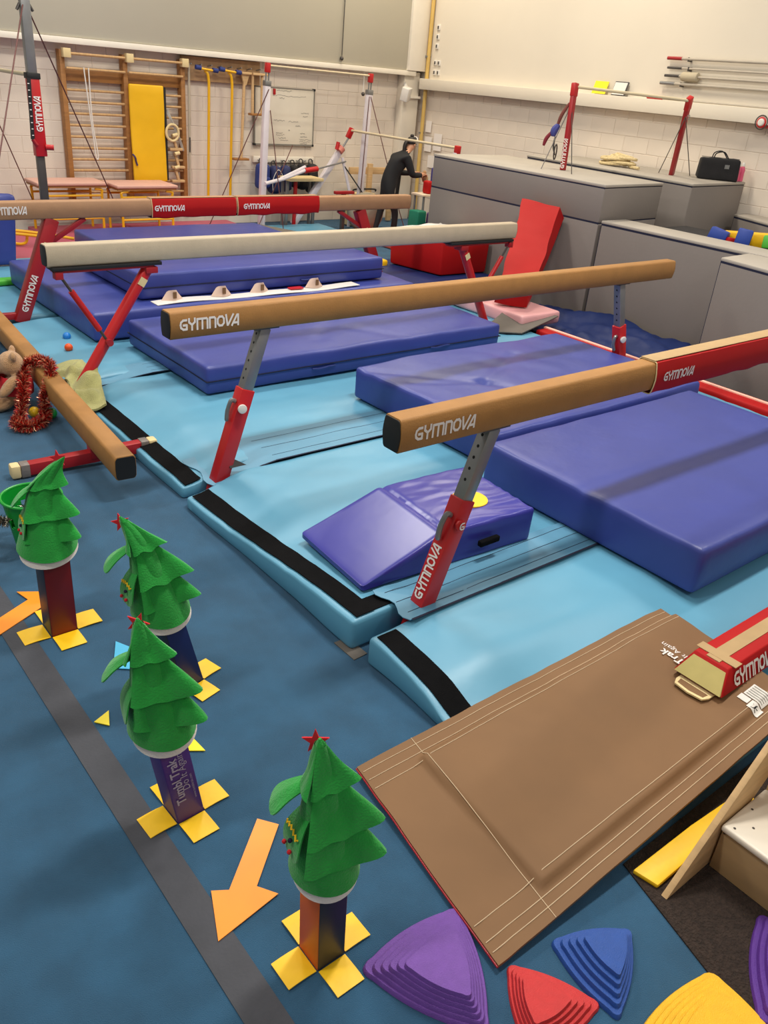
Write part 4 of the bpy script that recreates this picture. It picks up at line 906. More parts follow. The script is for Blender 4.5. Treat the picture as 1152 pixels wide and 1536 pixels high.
# rings with straps and trapeze bits
rg = thing('gym_ring', (6.5, 13.3, 1.3), 'pale gym ring hanging on grey webbing beside the yellow mat', 'gym ring')
MB().tube([(6.475+.105*math.cos(t), 13.32, 1.465+.12*math.sin(t)) for t in [2*math.pi*i/28 for i in range(28)]], .02, 8, True).build('ring', cream, rg)
MB().tube(bez([(6.44, 13.40, 1.78), (6.45, 13.33, 1.68), (6.52, 13.34, 1.55), (6.62, 13.36, 1.35), (6.68, 13.38, 1.2)], 5), .024, 4).build('webbing', mat('grey_webbing', (172, 168, 160), .9), rg)
def small_trapeze(dx, z, label):
    t = thing('wooden_clamp', (6.55+dx, 13.38, z), label, 'clamp', 'wooden pegs on the wall bars')
    MB().box((6.44+dx, 13.34, z), (6.66+dx, 13.42, z+.04)).build('crosspiece', wood, t, bevel=.006)
    MB().bar((6.56+dx, 13.36, z+.02), (6.5+dx, 13.38, z+.24), .04, .04).build('stem', wood, t, bevel=.005)
    MB().tube([(6.48+dx, 13.33, z+.22), (6.56+dx, 13.33, z+.24)], .03, 10).build('knob', cream, t)
    return t
small_trapeze(0, 1.20, 'small wooden peg right below the pale gym ring'); small_trapeze(.03, .93, 'small wooden peg in the middle of the wall bars right bay'); small_trapeze(.02, .72, 'small wooden peg lowest in the wall bars right bay')
# rack board with hanging poles
rk = thing('hanging_rack', (7.45, 13.55, 2.2), 'brown wooden hanging rack board on the back wall', 'rack')
MB().box((6.78, 13.52, 2.22), (8.19, 13.60, 2.565)).build('board', mat('brown_board', (176, 142, 104), .6, .08, 4, stretch=(4, 1, 1)), rk, bevel=.005)
for k in range(8): MB().tube([(6.86+.18*k, 13.52, 2.44), (6.86+.18*k, 13.38, 2.46)], .01, 6).build('peg', steel, rk)
gpole = thing('grey_pole', (6.83, 13.42, .5), 'long grey wooden pole standing left on the rack', 'pole')
MB().tube([(6.80, 13.42, .45), (6.84, 13.42, 2.46)], .02, 10).build('pole_shaft', mat('grey_wood', (178, 166, 146), .7), gpole)
MB().tube([(6.812, 13.40, 1.18), (6.816, 13.40, 1.4)], .012, 8).build('pole_clip', steel_d, gpole)
for x0_, lab in ((7.14, 'yellow T-shaped pole with blue grips, left of the two on the rack'), (7.56, 'yellow T-shaped pole with blue grips, right of the two on the rack')):
    t = thing('yellow_pole', (x0_, 13.4, .5), lab, 'pole', 'yellow poles on the rack')
    MB().tube(bez([(x0_-.03, 13.42, 2.38), (x0_+.01, 13.40, 2.34), (x0_+.03, 13.40, 2.24), (x0_+.03, 13.40, 2.0), (x0_-.01, 13.40, .5)], 8), .022, 10).build('shaft', yellow_p, t)
    MB().tube([(x0_-.13, 13.38, 2.405), (x0_+.10, 13.38, 2.385)], .018, 10).build('cross_handle', yellow_p, t)
    for s in (-.16, .14): MB().tube([(x0_+s-.045, 13.38, 2.408-.08*(s+.02)), (x0_+s+.045, 13.38, 2.40-.08*(s+.02))], .034, 12).build('grip', mat('blue_foam_grip', (44, 58, 120), .8), t, label='dark blue grip')
def trapeze(x, zt_, zb_, two, label):
    t = thing('wooden_trapeze', (x, 13.4, zb_), label, 'trapeze', 'wooden hangers on the rack')
    MB().box((x-.06 if not two else x-.17, 13.36, zt_), (x+.12, 13.48, zt_+.035)).build('top_plate', wood, t, bevel=.005)
    MB().box((x-.2, 13.36, zb_-.035), (x+.08, 13.48, zb_)).build('bottom_plate', wood_bar, t, bevel=.005)
    for dx in ((-.15, .03) if two else (-.045,)): MB().tube([(x+dx, 13.42, zb_), (x+dx+(.06 if not two else .0), 13.42, zt_)], .024, 10).build('rod', wood, t)
    if not two: MB().prism([(-.05, 0), (.1, 0), (.04, -.16), (.0, -.16)], .03, (x, 13.43, zt_), (1, 0, 0), (0, 0, 1)).build('gusset', wood, t)
trapeze(7.82, 2.37, 1.10, False, 'long wooden hanger with one rod, left on the rack'); trapeze(8.14, 2.37, 1.80, True, 'short wooden hanger with two rods at the right end of the rack')
# whiteboard
wbd = thing('whiteboard', (8.72, 13.57, 1.3), 'whiteboard with faint handwriting on the back wall', 'whiteboard')
MB().box((8.12, 13.555, 1.315), (9.32, 13.60, 2.205)).build('board_surface', mat('whiteboard_enamel', (232, 224, 208), .35, .02), wbd, bevel=.004)
for a, b in (((8.11, 13.545, 2.20), (9.33, 13.60, 2.215)), ((8.11, 13.545, 1.30), (9.33, 13.60, 1.325)), ((8.108, 13.545, 1.3), (8.122, 13.60, 2.21)), ((9.318, 13.545, 1.3), (9.333, 13.60, 2.21))):
    MB().box(a, b).build('frame_strip', mat('frame_grey', (128, 124, 116), .5), wbd)
for x, z in ((8.115, 1.31), (9.325, 1.31), (9.325, 2.21)): MB().box((x-.018, 13.54, z-.018), (x+.018, 13.6, z+.018)).build('corner_cap', endk, wbd, bevel=.004)
MB().box((8.47, 13.525, 2.10), (8.51, 13.56, 2.19)).build('eraser', red_m, wbd, bevel=.004, label='red eraser')
random.seed(11)
ink = mat('faded_ink', (120, 114, 108), .8); scr = MB()
def scribble(x, z, L, hgt):
    p = [(x+L*i/14, z+random.uniform(-hgt, hgt)) for i in range(15)]; stroke(scr, p, .005, lambda q: V((q.x, 13.5535, q.y)))
for z, a, b in ((2.165, 8.55, 8.85), (2.09, 8.53, 9.15), (2.05, 8.6, 8.7), (1.70, 8.5, 8.72), (1.69, 8.80, 9.0), (1.83, 9.06, 9.22), (1.78, 9.1, 9.2), (1.62, 8.95, 9.05), (1.50, 8.55, 8.68), (1.47, 8.55, 8.72), (1.42, 8.6, 8.75), (1.38, 8.64, 8.8), (1.50, 9.05, 9.15), (1.45, 9.06, 9.2), (1.40, 9.04, 9.28), (1.37, 9.04, 9.26), (1.34, 9.05, 9.2), (1.55, 8.8, 8.83)):
    scribble(a, z, b-a, .011)
scr.build('handwriting', ink, wbd, smooth=False, label='faint illegible handwriting')
# coat rail with rucksacks
cr_ = thing('coat_rail', (8.7, 13.55, 1.02), 'white coat rail below the whiteboard', 'coat rail')
MB().box((8.10, 13.55, 1.02), (9.36, 13.60, 1.12)).build('rail_board', trimw, cr_, bevel=.004)
for k in range(8): MB().tube([(8.18+.16*k, 13.55, 1.06), (8.18+.16*k, 13.50, 1.04), (8.18+.16*k, 13.49, 1.07)], .008, 6).build('coat_hook', steel, cr_)
nav, nav2, blk = mat('navy_nylon', (38, 46, 92), .7, .15, 8), mat('royal_blue_nylon', (42, 60, 130), .7, .12, 8), mat('black_nylon', (36, 33, 36), .75, .15, 8)
for x, z, w2, h_, mt_, lab in ((8.20, .60, .12, .42, nav2, 'blue rucksack hanging furthest left on the coat rail'), (8.45, .52, .115, .46, nav, 'navy rucksack with pale piping, second on the coat rail'), (8.67, .55, .09, .44, nav, 'navy rucksack third on the coat rail'), (8.85, .62, .08, .38, blk, 'black rucksack in the middle of the coat rail'), (9.03, .58, .09, .44, blk, 'black rucksack second from the right on the coat rail'), (9.24, .52, .105, .5, blk, 'large black rucksack furthest right on the coat rail')):
    t = thing('rucksack', (x, 13.42, z), lab, 'rucksack', 'rucksacks on the coat rail')
    bb = MB().rbox((x-w2, 13.32, z), (x+w2, 13.52, z+h_), .07, (4, 2, 5), lambda p: V((x+(p.x-x)*(1-.3*max(0, (p.z-z)/h_-.6)), p.y+wob(p, .02, 7), p.z))).build('bag_body', mt_, t)
    MB().rbox((x-w2*.75, 13.28, z+.04), (x+w2*.75, 13.34, z+h_*.5), .03, (3, 1, 3)).build('front_pocket', mt_, bb)
    MB().tube(bez([(x-.04, 13.46, z+h_-.02), (x-.03, 13.48, z+h_+.06), (x+.03, 13.48, z+h_+.06), (x+.04, 13.46, z+h_-.02)], 5), .009, 6).build('grab_loop', blk, bb)
    if mt_ is nav and x < 8.6: MB().tube(bez([(x-.1, 13.30, z+.05), (x-.11, 13.29, z+.25), (x, 13.29, z+.41), (x+.11, 13.29, z+.25), (x+.1, 13.3, z+.05)], 6), .006, 5).build('piping', white_pl, t)
# trestle with white boards
tr = thing('trestle_table', (8.75, 12.95, 0), 'cream topped trestle table in front of the rucksacks', 'table')
MB().box((8.38, 12.8, .80), (9.08, 13.2, .85)).build('table_top', cream, tr, bevel=.008)
for x, mt_ in ((8.45, steel), (8.62, red_m), (9.02, steel)): MB().bar((x, 13.0, .8), (x-.02, 13.0, .02), .05, .05).build('leg', mt_, tr, bevel=.004)
for x in (8.45, 9.02): MB().bar((x, 13.15, .8), (x, 13.15, .02), .04, .04).build('leg', steel, tr)
# yellow pipe and fittings in the corner
pip = thing('corner_pipe', (11.68, 13.3, 0), 'thin yellow pipe running up the corner of the hall', 'pipe')
MB().tube([(11.665, 13.26, .02), (11.665, 13.26, 6.4)], .036, 12).build('pipe_run', mat('ochre_pipe_paint', (206, 172, 96), .5), pip)
for z in (1.6, 2.9): MB().box((11.62, 13.25, z), (11.715, 13.295, z+.03)).build('pipe_clip', steel, pip)
for k, (y, z) in enumerate(((13.1, 3.05), (13.1, 3.2), (13.1, 3.35), (13.1, 2.78), (13.0, 2.78), (13.1, 2.62), (13.0, 2.62))):
    t = thing('light_switch', (11.7, y, z), ['lowest of the three stacked switches by the yellow pipe', 'middle one of the three stacked switches by the yellow pipe', 'topmost of the three stacked switches by the yellow pipe', 'left switch of the upper pair by the yellow pipe', 'right switch of the upper pair by the yellow pipe', 'left switch of the lower pair by the yellow pipe', 'right switch of the lower pair by the yellow pipe'][k], 'switch', 'switches by the yellow pipe')
    MB().box((11.695, y-.035, z), (11.725, y+.035, z+.09)).build('switch_plate', white_pl, t, bevel=.004); MB().box((11.685, y-.014, z+.02), (11.70, y+.014, z+.07)).build('rocker', steel_d, t, bevel=.003)
ls = thing('wall_speaker', (11.2, 13.3, 2.2), 'white wall loudspeaker on a bracket under the end of the cladding', 'loudspeaker')
MB().rbox((11.08, 13.15, 2.14), (11.26, 13.3, 2.38), .02, (2, 2, 2)).xf(Matrix.Translation((11.17, 13.2, 2.26)) @ Matrix.Rotation(.25, 4, 'X') @ Matrix.Rotation(.5, 4, 'Z') @ Matrix.Translation((-11.17, -13.2, -2.26))).build('speaker_case', white_pl, ls)
MB().bar((11.2, 13.25, 2.32), (11.3, 13.45, 2.46), .05, .05).build('bracket', white_pl, ls)
for nm, x, zt_, zb_, yy, lab in (('pull_cord', 9.74, 4.6, 2.74, 13.33, 'dark pull cord hanging in front of the grey cladding'), ('pull_cord', 10.29, 2.575, 2.21, 13.4, 'white pull cord with a dark knob under the trim')):
    t = thing(nm, (x, yy, zb_), lab, 'cord')
    MB().tube([(x, yy, zt_), (x-.02*(zt_ > 3), yy, zb_+.04)], .008, 6).build('cord', white_pl if zt_ < 3 else steel_d, t); MB().ball((x-.02*(zt_ > 3), yy, zb_), .035, 12).build('knob', steel_d, t)
for k, (y, z, w_, h_) in enumerate(((13.12, 1.30, .2, .26), (12.85, 1.34, .22, .3), (12.95, 1.02, .26, .22), (13.15, 1.64, .16, .2))):
    t = tag(MB().box((11.728, y-w_/2, z), (11.735, y+w_/2, z+h_)).build('poster', white_p), ['white paper sheet left of the middle one, on the right wall', 'white paper sheet nearest the tall grey block, on the right wall', 'lowest white paper sheet on the right wall', 'topmost white paper sheet on the right wall'][k], 'paper', 'papers in the corner')
# wooden rack standing near the corner
wf = thing('wooden_rail_frame', (10.8, 13.2, 0), 'pale wooden rail frame standing near the corner behind the person', 'frame')
MB().box((9.95, 13.22, .87), (11.3, 13.26, .99)).build('rail', wood, wf, bevel=.004)
for x in (10.4, 10.93): MB().box((x-.05, 13.16, .03), (x+.05, 13.22, 1.06)).build('rail_post', wood, wf, bevel=.004)
MB().box((10.0, 13.18, .44), (11.2, 13.22, .5)).build('rail', wood, wf)
# white high bar
PW = mat('white_bar_paint', (224, 216, 222), .4)
hbk = thing('high_bar', (8.8, 12.65, 0), 'white high bar with red caps in front of the back wall', 'gymnastics bar')
for b, t in (((7.71, 12.65, .02), (7.80, 12.66, 2.30)), ((9.76, 12.65, .02), (9.855, 12.66, 2.28))):
    MB().bar(b, t, .10, .085).build('upright', PW, hbk, bevel=.008)
    d = (V(t)-V(b)).normalized(); t = V(t)
    for s in (-.025, .025): MB().tube([t+V((s, 0, -.02)), t+V((s, 0, 0))+d*.2], .012, 8).build('upright_tube', steel, hbk)
    MB().bar(t-d*.06, t+d*.02, .11, .1).build('collar', steel, hbk, bevel=.01)
    MB().bar(t+d*.13, t+d*.27, .075, .075).build('red_cap', red_m, hbk, bevel=.01, label='red cap')
MB().tube([(7.81, 12.66, 2.53), (9.86, 12.66, 2.515)], .016, 10).build('bar_rail', mat('bar_wood', (208, 192, 160), .6), hbk)
for pts in ([(7.80, 12.6, 2.2), (6.81, 12.87, .03)], [(7.83, 12.6, 1.9), (7.95, 12.3, .03)], [(9.86, 12.62, 2.2), (10.1, 12.0, .6), (10.2, 11.75, .03)], [(9.80, 12.58, 2.2), (9.72, 12.58, .1)], [(8.6, 13.1, 1.35), (7.55, 12.5, .1)]):
    MB().tube(pts, .008, 5).build('stay_cable', mat('dark_red_cable', (96, 50, 46), .6), hbk)
MB().tube([(7.75, 12.6, .80), (8.15, 12.68, .86), (8.62, 12.70, 1.0)], .03, 8).build('spreader', PW, hbk)
MB().tube([(8.1, 12.68, .86), (8.62, 12.72, 1.05)], .028, 8).build('spreader', PW, hbk)
MB().tube([(8.60, 12.7, .99), (8.86, 12.7, 1.02)], .045, 10).build('spreader_sleeve', red_m, hbk, label='red sleeve')
MB().tube([(8.86, 12.7, 1.02), (9.5, 12.75, 1.14)], .014, 8).build('spreader_rod', steel, hbk)
lb_ = thing('low_bar', (9.6, 11.4, 0), 'white and red low bar standing before the corner, over the person', 'gymnastics bar')
MB().bar((8.62, 13.05, .05), (9.42, 12.82, 1.32), .10, .09).build('upright', PW, lb_, bevel=.008)
MB().tube([(9.40, 12.82, 1.28), (9.57, 12.76, 1.56)], .016, 8).build('upright_tube', steel, lb_)
MB().bar((9.53, 12.77, 1.52), (9.60, 12.75, 1.68), .08, .08).build('red_cap', red_m, lb_, bevel=.01, label='red cap')
MB().tube([(9.36, 12.78, 1.30), (9.42, 12.78, 1.36)], .07, 12).build('clamp', mat('pale_red', (206, 120, 106), .5), lb_)
MB().tube([(9.30, 12.77, 1.33), (9.33, 12.77, 1.45)], .035, 10).build('clamp_knob', red_m, lb_)
MB().bar((9.62, 10.1, .05), (9.60, 10.05, 1.58), .09, .08).build('upright', PW, lb_, bevel=.008)
MB().bar((9.60, 10.05, 1.52), (9.60, 10.04, 1.68), .08, .08).build('red_cap', red_m, lb_, bevel=.01, label='red cap')
MB().tube([(9.57, 12.75, 1.645), (9.6, 10.05, 1.645)], .02, 10).build('bar_rail', mat('bar_wood', (208, 192, 160), .6), lb_)
MB().tube([(9.44, 12.78, 1.2), (9.62, 12.7, .55), (9.6, 12.7, .04)], .028, 8).build('rear_strut', PW, lb_)
MB().tube([(9.45, 12.77, 1.1), (9.75, 12.5, .62)], .012, 6).build('strap', endk, lb_)
rp_ = tag(MB().box((8.98, 12.28, .66), (9.38, 12.36, .71)).build('red_bar_pad', red_d, None, bevel=.008), 'short dark red bar behind the leaning white upright', 'bar')
rp_s = MB().box((9.14, 12.29, .02), (9.2, 12.35, .665)).build('pad_stand', steel_d, rp_)
# bags and boxes behind the far beam
bx_ = thing('cardboard_box', (10.1, 13.0, 0), 'pale open box with a dark handle near the wooden rail frame', 'box')
MB().box((9.75, 12.85, .02), (10.3, 13.1, .58)).build('box_body', cream, bx_, bevel=.01); MB().tube(bez([(9.78, 12.84, .6), (9.8, 12.83, .66), (10.25, 12.83, .66), (10.28, 12.84, .62)], 6), .014, 6).build('box_handle', endk, bx_)
gb = tag(MB().ball((9.62, 12.25, .36), (.36, .26, .34), 20).build('grey_sack', mat('grey_canvas', (150, 140, 124), .9, .1, 6, .3, 20)), 'round grey sack standing behind the far beam', 'sack')
# left set: red and grey bar post
lp = thing('bar_post', (3.45, 10.5, 0), 'tall grey and red bar post on the left with wire stays', 'gymnastics bar')
MB().bar((3.452, 10.5, .1), (3.446, 10.5, 1.7), .085, .075).build('lower_tube', steel_d, lp, bevel=.006)
MB().bar((3.448, 10.5, 2.22), (3.446, 10.5, 3.2), .10, .085).build('upper_tube', steel, lp, bevel=.006)
MB().bar((3.452, 10.49, 1.40), (3.446, 10.49, 2.22), .125, .105).build('red_sleeve', red_m, lp, bevel=.008, label='red painted sleeve')
MB().box((3.375, 10.43, 2.19), (3.52, 10.55, 2.25)).build('collar', endk, lp, bevel=.006)
MB().bar((3.385, 10.42, 2.2), (3.36, 10.42, 1.58), .035, .03).build('height_scale', endk, lp)
for k in range(9): MB().box((3.352+.001*k, 10.40, 1.62+.065*k), (3.372+.001*k, 10.404, 1.628+.065*k)).build('scale_mark', white_p, lp)
MB().tube([(3.36, 10.42, 1.58), (3.40, 10.42, 1.52)], .022, 8).build('scale_end', red_d, lp)
MB().tube([(3.5, 10.43, 1.5), (3.58, 10.40, 1.5)], .03, 12).build('knob', red_m, lp)
logo(lp, (3.49, 10.434, 1.66), (0, 0, 1), (-1, 0, 0), .07, 'GYMNOVA', .36)
MB().tube([(3.40, 10.52, 2.23), (3.36, 12.9, 2.23)], .022, 10).build('bar_rail', mat('bar_wood', (208, 192, 160), .6), lp)
MB().bar((3.36, 12.9, .02), (3.36, 12.9, 2.9), .09, .08).build('second_upright', steel, lp)
cab = mat('dark_red_cable', (96, 50, 46), .6)
for pts in ([(3.45, 10.5, 2.93), (5.42, 12.85, .12)], [(3.44, 10.5, 2.93), (2.62, 9.2, 1.5), (1.8, 7.9, .1)], [(3.37, 12.9, 2.6), (4.3, 13.2, .1)]):
    MB().tube(pts, .008, 5).build('stay_cable', cab, lp)
for s in (-1, 1): MB().tube([(3.446+s*.05, 10.5, 2.90), (3.446+s*.085, 10.5, 2.84)], .016, 8).build('shackle', steel_d, lp)
# two stacking tables with yellow frames
def gym_table(x0, x1, y0, y1, z, label):
    t = thing('padded_table', ((x0+x1)/2, (y0+y1)/2, .05), label, 'table', 'padded tables by the wall bars')
    MB().rbox((x0, y0, z-.045), (x1, y1, z), .015, (2, 2, 1)).build('padded_top', mat('pale_pink_pad', (212, 166, 150), .6, .04), t)
    MB().box((x0+.02, y0+.02, z-.075), (x1-.02, y1-.02, z-.046)).build('top_board', wood_bar, t)
    for x in (x0+.08, x1-.08):
        for y in (y0+.05, y1-.05):
            MB().tube(bez([(x+(.1 if x < (x0+x1)/2 else -.1), y, z-.09), (x+.0, y, z-.11), (x, y, z-.2), (x, y, .06)], 5), .02, 8).build('leg', yellow_p, t)
    for y in (y0+.05, y1-.05):
        MB().tube([(x0+.08, y, .30), (x1-.08, y, .30)], .016, 8).build('stretcher', yellow_p, t)
        MB().tube([(x0+.08, y, .62), (x1-.08, y, .62)], .016, 8).build('stretcher', yellow_p, t)
    return t
gym_table(4.10, 5.13, 12.75, 13.3, .805, 'pink topped table with yellow tube legs left of the wall bars centre')
gym_table(5.05+.12, 6.14, 12.5, 13.1, .795, 'pink topped table with yellow tube legs before the yellow mat')
yf = thing('yellow_tube_frame', (3.5, 11.9, .1), 'low yellow tube frame at the far left on the pink mat', 'frame')
MB().tube(bez([(3.1, 12.3, .3), (3.48, 12.1, .3), (3.86, 11.9, .27), (4.2, 11.75, .22)], 6), .02, 8).build('frame_tube', yellow_p, yf)
MB().tube(bez([(3.1, 12.22, .27), (3.48, 12.02, .27), (3.9, 11.8, .24)], 6), .02, 8).build('frame_tube', yellow_p, yf)
MB().tube(bez([(3.42, 12.1, .28), (3.46, 12.08, .16), (3.56, 12.02, .13), (3.64, 12.0, .16), (3.66, 12.0, .27)], 6), .02, 8).build('frame_loop', yellow_p, yf)
# pink floor mats
for a, b, lab in (((3.05, 11.05), (4.1, 13.2), 'pink floor mat at the far left under the yellow tube frame'), ((4.12, 11.7), (5.6, 13.45), 'pink floor mat under the padded tables'), ((5.62, 11.7), (7.5, 13.45), 'pink floor mat below the yellow poles')):
    tag(MB().rbox((a[0], a[1], .005), (b[0], b[1], .10), .02, (6, 6, 1), lambda p: V((p.x, p.y, p.z+wob(p, .006, 2)*(p.z > .05)))).build('floor_mat', pink_m), lab, 'mat', 'pink floor mats')
tag(MB().add([(6.9, 10.9, .26), (7.5, 10.7, .2), (7.9, 11.4, .2), (7.0, 11.55, .36)], [(0, 1, 2, 3)]).thick(.03).build('rubber_sheet', grey_mt), 'brown grey sheet beside the furthest blue crash mat', 'rubber sheet')
um = thing('upright_mat', (2.95, 10.95, .1), 'blue mat standing upright at the left edge', 'mat')
MB().rbox((2.55, 10.85, .11), (3.16, 11.0, .96), .07, (4, 1, 5), lambda p: V((p.x+.10*(p.z-.11), p.y, p.z-.05*(p.x-2.55)*(p.z > .8)))).build('mat_cover', dblue, um)
tag(MB().rbox((1.75, 9.62, .175), (2.86, 9.78, .235), .02, (3, 1, 1)).build('foam_strip', fg), 'bright green foam strip on the light blue mat at the left edge', 'foam strip')
# white strip with finger tabs on the crash mats
tb = thing('tab_strip', (4.5, 7.36, .45), 'white plastic strip with upright tabs lying on the crash mats', 'strip')
MB().grid(lambda u, v: (3.34+2.4*v, 7.30+.16*u+.02*math.sin(v*8), .462+.006*math.sin(v*14)), 4, 30).thick(.006).build('strip_base', white_pl, tb)
for x in (3.55, 4.08, 4.52, 5.2):
    MB().grid(lambda u, v: (x-.11+.22*u+(v)*(.5-u)*.13, 7.44-.05*math.sin(u*math.pi), .46+v*.105*(1-.25*abs(2*u-1)**3)), 8, 5).thick(.008).build('tab', mat('translucent_tab', (218, 190, 172), .5), tb)
    MB().box((x-.015, 7.372, .49), (x+.02, 7.378, .55)).build('tab_mark', brown, tb)
MB().box((4.86, 7.36, .47), (5.02, 7.43, .485)).build('red_tab', red_m, tb, bevel=.003)

# ------------------------------------------------------------------ things on and around the person's table
pt_ = thing('side_table', (10.05, 10.95, 0), 'narrow pale table in front of the person', 'table')
MB().box((9.66, 10.8, .83), (10.5, 11.1, .86)).build('table_top', mat('pale_top', (226, 204, 180), .5), pt_, bevel=.004)
for x in (9.72, 10.44):
    for y in (10.84, 11.06): MB().tube([(x, y, .83), (x, y, .02)], .02, 8).build('leg', steel, pt_)
def soft(name, a, b, mt, label, cat, r=.03): return tag(MB().rbox(a, b, r, (3, 3, 3), lambda p: p+V((wob(p, .012, 7, 1), wob(p, .012, 7, 2), wob(p, .012, 7, 3)))).build(name, mt), label, cat, 'soft play pieces by the grey block')
soft('crate_block', (9.80, 10.84, .862), (9.92, 11.0, 1.06), red_v, 'red block on the narrow table', 'block')
soft('crate_block', (10.0, 10.86, .862), (10.2, 11.05, 1.25), mat('violet_blue_vinyl', (66, 60, 130), .5), 'violet blue block behind the hands of the person', 'block')
soft('crate_block', (9.76, 10.5, .60), (9.92, 10.68, .84), yellow_v, 'yellow block below the narrow table', 'block')
soft('crate_block', (9.72, 10.45, .02), (10.0, 10.75, .595), mat('pillar_purple', (96, 64, 110), .6), 'dull purple block carrying the yellow block', 'block')
soft('crate_block', (9.50, 10.7, .02), (9.70, 10.95, .62), mat('teal_vinyl', (20, 122, 96), .5), 'green upright cushion beneath the narrow table', 'cushion')
soft('crate_block', (9.5, 10.35, .02), (9.68, 10.6, .45), mat('magenta_vinyl', (178, 60, 96), .5), 'magenta cushion before the green one', 'cushion')
soft('crate_block', (8.62, 9.85, .02), (8.80, 10.0, .44), yellow_v, 'small yellow block standing just behind the red foam cuboid', 'block')
soft('crate_block', (7.10, 8.75, .21), (7.32, 8.95, .36), yellow_v, 'small yellow box left of the red foam cuboid', 'block')
tag(MB().rbox((9.12, 10.7, .005), (10.6, 12.2, .09), .02, (6, 6, 1)).build('floor_mat', mat('coral_vinyl', (204, 88, 66), .6, .05, 3)), 'coral red floor mat on which the person stands', 'mat')

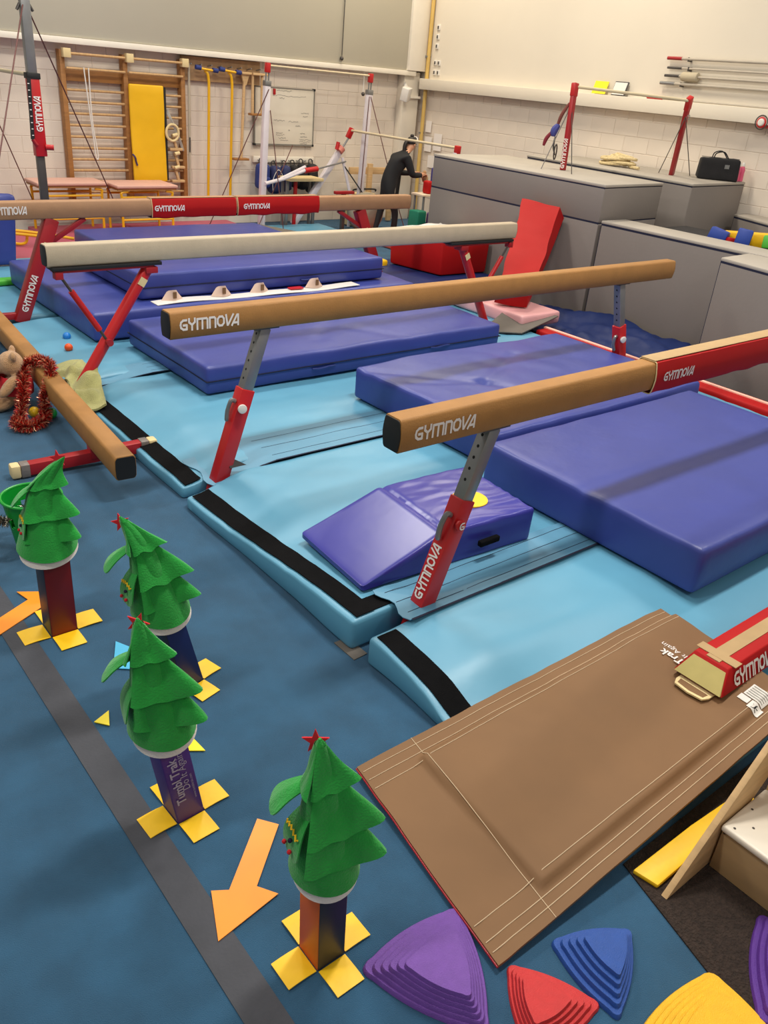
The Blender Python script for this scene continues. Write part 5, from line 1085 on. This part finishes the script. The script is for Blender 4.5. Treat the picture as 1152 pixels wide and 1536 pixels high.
# ------------------------------------------------------------------ the person
def person():
    bm = bmesh.new(); sl = bm.verts.layers.skin.verify(); vs = {}
    def v(n, p, r, par=None, root=False):
        k = bm.verts.new(p); r_ = r if isinstance(r, tuple) else (r, r); k[sl].radius = r_; k[sl].use_root = root; vs[n] = k
        if par: bm.edges.new((vs[par], k))
    fx = lambda x, y, z: (10.0+x-.0, 11.62+y, z)
    v('pelvis', fx(-.43, 0, .88), (.14, .165), None, True); v('waist', fx(-.40, 0, 1.04), (.125, .15), 'pelvis'); v('chest', fx(-.28, 0, 1.22), (.135, .165), 'waist'); v('upper', fx(-.16, 0, 1.35), (.10, .135), 'chest')
    v('neck', fx(-.06, 0, 1.43), .047, 'upper'); v('skull', fx(.02, 0, 1.51), (.078, .075), 'neck'); v('crown', fx(.03, 0, 1.60), (.078, .073), 'skull')
    for s, tag_ in ((-1, 'r'), (1, 'l')):
        v('sh'+tag_, fx(-.17, s*.15, 1.335), .078, 'upper'); v('el'+tag_, fx(-.07, s*.2, 1.08), .06, 'sh'+tag_); v('wr'+tag_, fx(.20, s*.12, 1.07), .038, 'el'+tag_)
        v('pa'+tag_, fx(.265, s*.10, 1.08), (.034, .026), 'wr'+tag_)
        for i, (dy, ln_) in enumerate(((-.03, .055), (-.01, .068), (.01, .064), (.03, .05))):
            v('k%d%s' % (i, tag_), fx(.30, s*.10+dy, 1.085), .0105, 'pa'+tag_); v('m%d%s' % (i, tag_), fx(.30+ln_*.6, s*.085+dy*1.1, 1.07), .0095, 'k%d%s' % (i, tag_)); v('t%d%s' % (i, tag_), fx(.30+ln_*.8, s*.07+dy*1.1, 1.035), .008, 'm%d%s' % (i, tag_))
        v('th'+tag_, fx(.265, s*.055, 1.10), .0115, 'pa'+tag_); v('tt'+tag_, fx(.315, s*.04, 1.10), .0095, 'th'+tag_)
        v('hip'+tag_, fx(-.43+.03*s, s*.085, .80), .092, 'pelvis'); k_ = -.42 if s > 0 else -.30
        v('kn'+tag_, fx(-.47 if s > 0 else -.30, s*.095, .48), .064, 'hip'+tag_); v('an'+tag_, fx(-.56 if s > 0 else -.29, s*.1, .16), .042, 'kn'+tag_)
        v('he'+tag_, fx(-.57 if s > 0 else -.30, s*.1, .125), .036, 'an'+tag_); v('to'+tag_, fx(-.41 if s > 0 else -.14, s*.115, .118), .03, 'he'+tag_)
    me = bpy.data.meshes.new('person_body'); bm.to_mesh(me); bm.free()
    o = bpy.data.objects.new('tmp_person', me); COL.objects.link(o)
    o.modifiers.new('s', 'SKIN').use_smooth_shade = True; sb = o.modifiers.new('d', 'SUBSURF'); sb.levels = sb.render_levels = 2
    m2 = bpy.data.meshes.new_from_object(o.evaluated_get(bpy.context.evaluated_depsgraph_get())); bpy.data.objects.remove(o)
    r = thing('person', (9.75, 11.62, .09), 'person with dark hair in black clothes bending over the narrow table', 'person')
    og = ORG[r.name]
    # face: nose and brow, chin
    hc = V(fx(.03, 0, 1.555))
    for p in m2.vertices:
        d = p.co-hc
        if d.length < .16:
            if d.x > .03 and abs(d.y) < .02 and -.045 < d.z < .0: p.co.x += .022*(1-abs(d.y)/.02)*(1-abs(d.z+.025)/.03 if abs(d.z+.025) < .03 else 0)
            if d.x > .02 and d.z < -.07: p.co.x += .012
        p.co = p.co-og
    top, bot, sk, sho = mat('black_top', (26, 26, 30), .85, .1, 8, .1, 30), mat('black_leggings', (20, 20, 24), .8, .08, 8), skin, endk
    for q in (top, bot, sk, sho): m2.materials.append(q)
    for f in m2.polygons:
        c = f.center+og; x = c.x-10.0
        if c.z > 1.425+ (-.0) and x > -.10: i = 2
        elif x > .19 and c.z > .95: i = 2
        elif c.z < .155: i = 3
        elif c.z < .80: i = 1
        else: i = 0
        f.material_index = i; f.use_smooth = True
    b = bpy.data.objects.new('body', m2); COL.objects.link(b); b.parent = r
    MB().grid(lambda u, v: (hc.x-.012+.088*math.cos(u*2*math.pi)*math.sin(.15+v*1.75)*(1 if math.cos(u*2*math.pi) < .2 else .92), hc.y+.086*math.sin(u*2*math.pi)*math.sin(.15+v*1.75), hc.z+.028+.088*math.cos(.15+v*(1.75 if math.cos(u*2*math.pi) < .35 else .95))), 32, 12, True).thick(.01).build('hair', hair_m, r)
    MB().tube(bez([(hc.x-.07, hc.y, hc.z+.05), (hc.x-.13, hc.y+.01, hc.z+.0), (hc.x-.15, hc.y+.01, hc.z-.12), (hc.x-.14, hc.y, hc.z-.22)], 6), [.02]*4+[.036]*6+[.034]*6+[.022]*2+[.01], 10).build('ponytail', hair_m, r)
    MB().ball((hc.x-.01, hc.y, hc.z+.125), (.034, .034, .026), 12).build('hair_bun', hair_m, r)
    MB().tube([(hc.x+.03+.03*math.cos(t), hc.y+.088*math.sin(t), hc.z+.055+.055*math.cos(t)) for t in [-1.75+i*3.5/16 for i in range(17)]], .009, 6).build('hairband', white_f, r, label='white hairband')
    for s in (-1, 1):
        MB().ball((hc.x+.064, hc.y+s*.03, hc.z-.002), (.006, .011, .008), 8).build('eye', endk, r)
        MB().ball((hc.x-.002, hc.y+s*.076, hc.z-.012), (.02, .009, .028), 10).build('ear', skin, r)
    MB().ball((hc.x+.068, hc.y, hc.z-.062), (.008, .022, .006), 8).build('mouth', mat('lip', (164, 92, 84), .5), r)
    return r
person()
ht = thing('soft_toy', (10.32, 11.55, 1.0), 'tan soft toy held in both hands of the person', 'toy')
MB().ball((10.345, 11.60, 1.045), (.05, .06, .05), 14).ball((10.36, 11.6, 1.105), (.036, .04, .036), 12).ball((10.385, 11.56, 1.0), (.03, .03, .06), 10).ball((10.385, 11.64, 1.0), (.03, .03, .06), 10).build('toy_body', fur, ht)
pl_ = thing('black_post', (10.06, 11.3, 0), 'short black post end rising behind the person', 'post')
MB().bar((10.02, 11.95, .02), (10.1, 11.95, 1.22), .05, .05).build('post_shaft', endk, pl_, bevel=.006)
MB().tube([(10.1, 11.95, 1.2), (10.11, 11.95, 1.27)], .032, 10).build('post_cap', black_c, pl_)
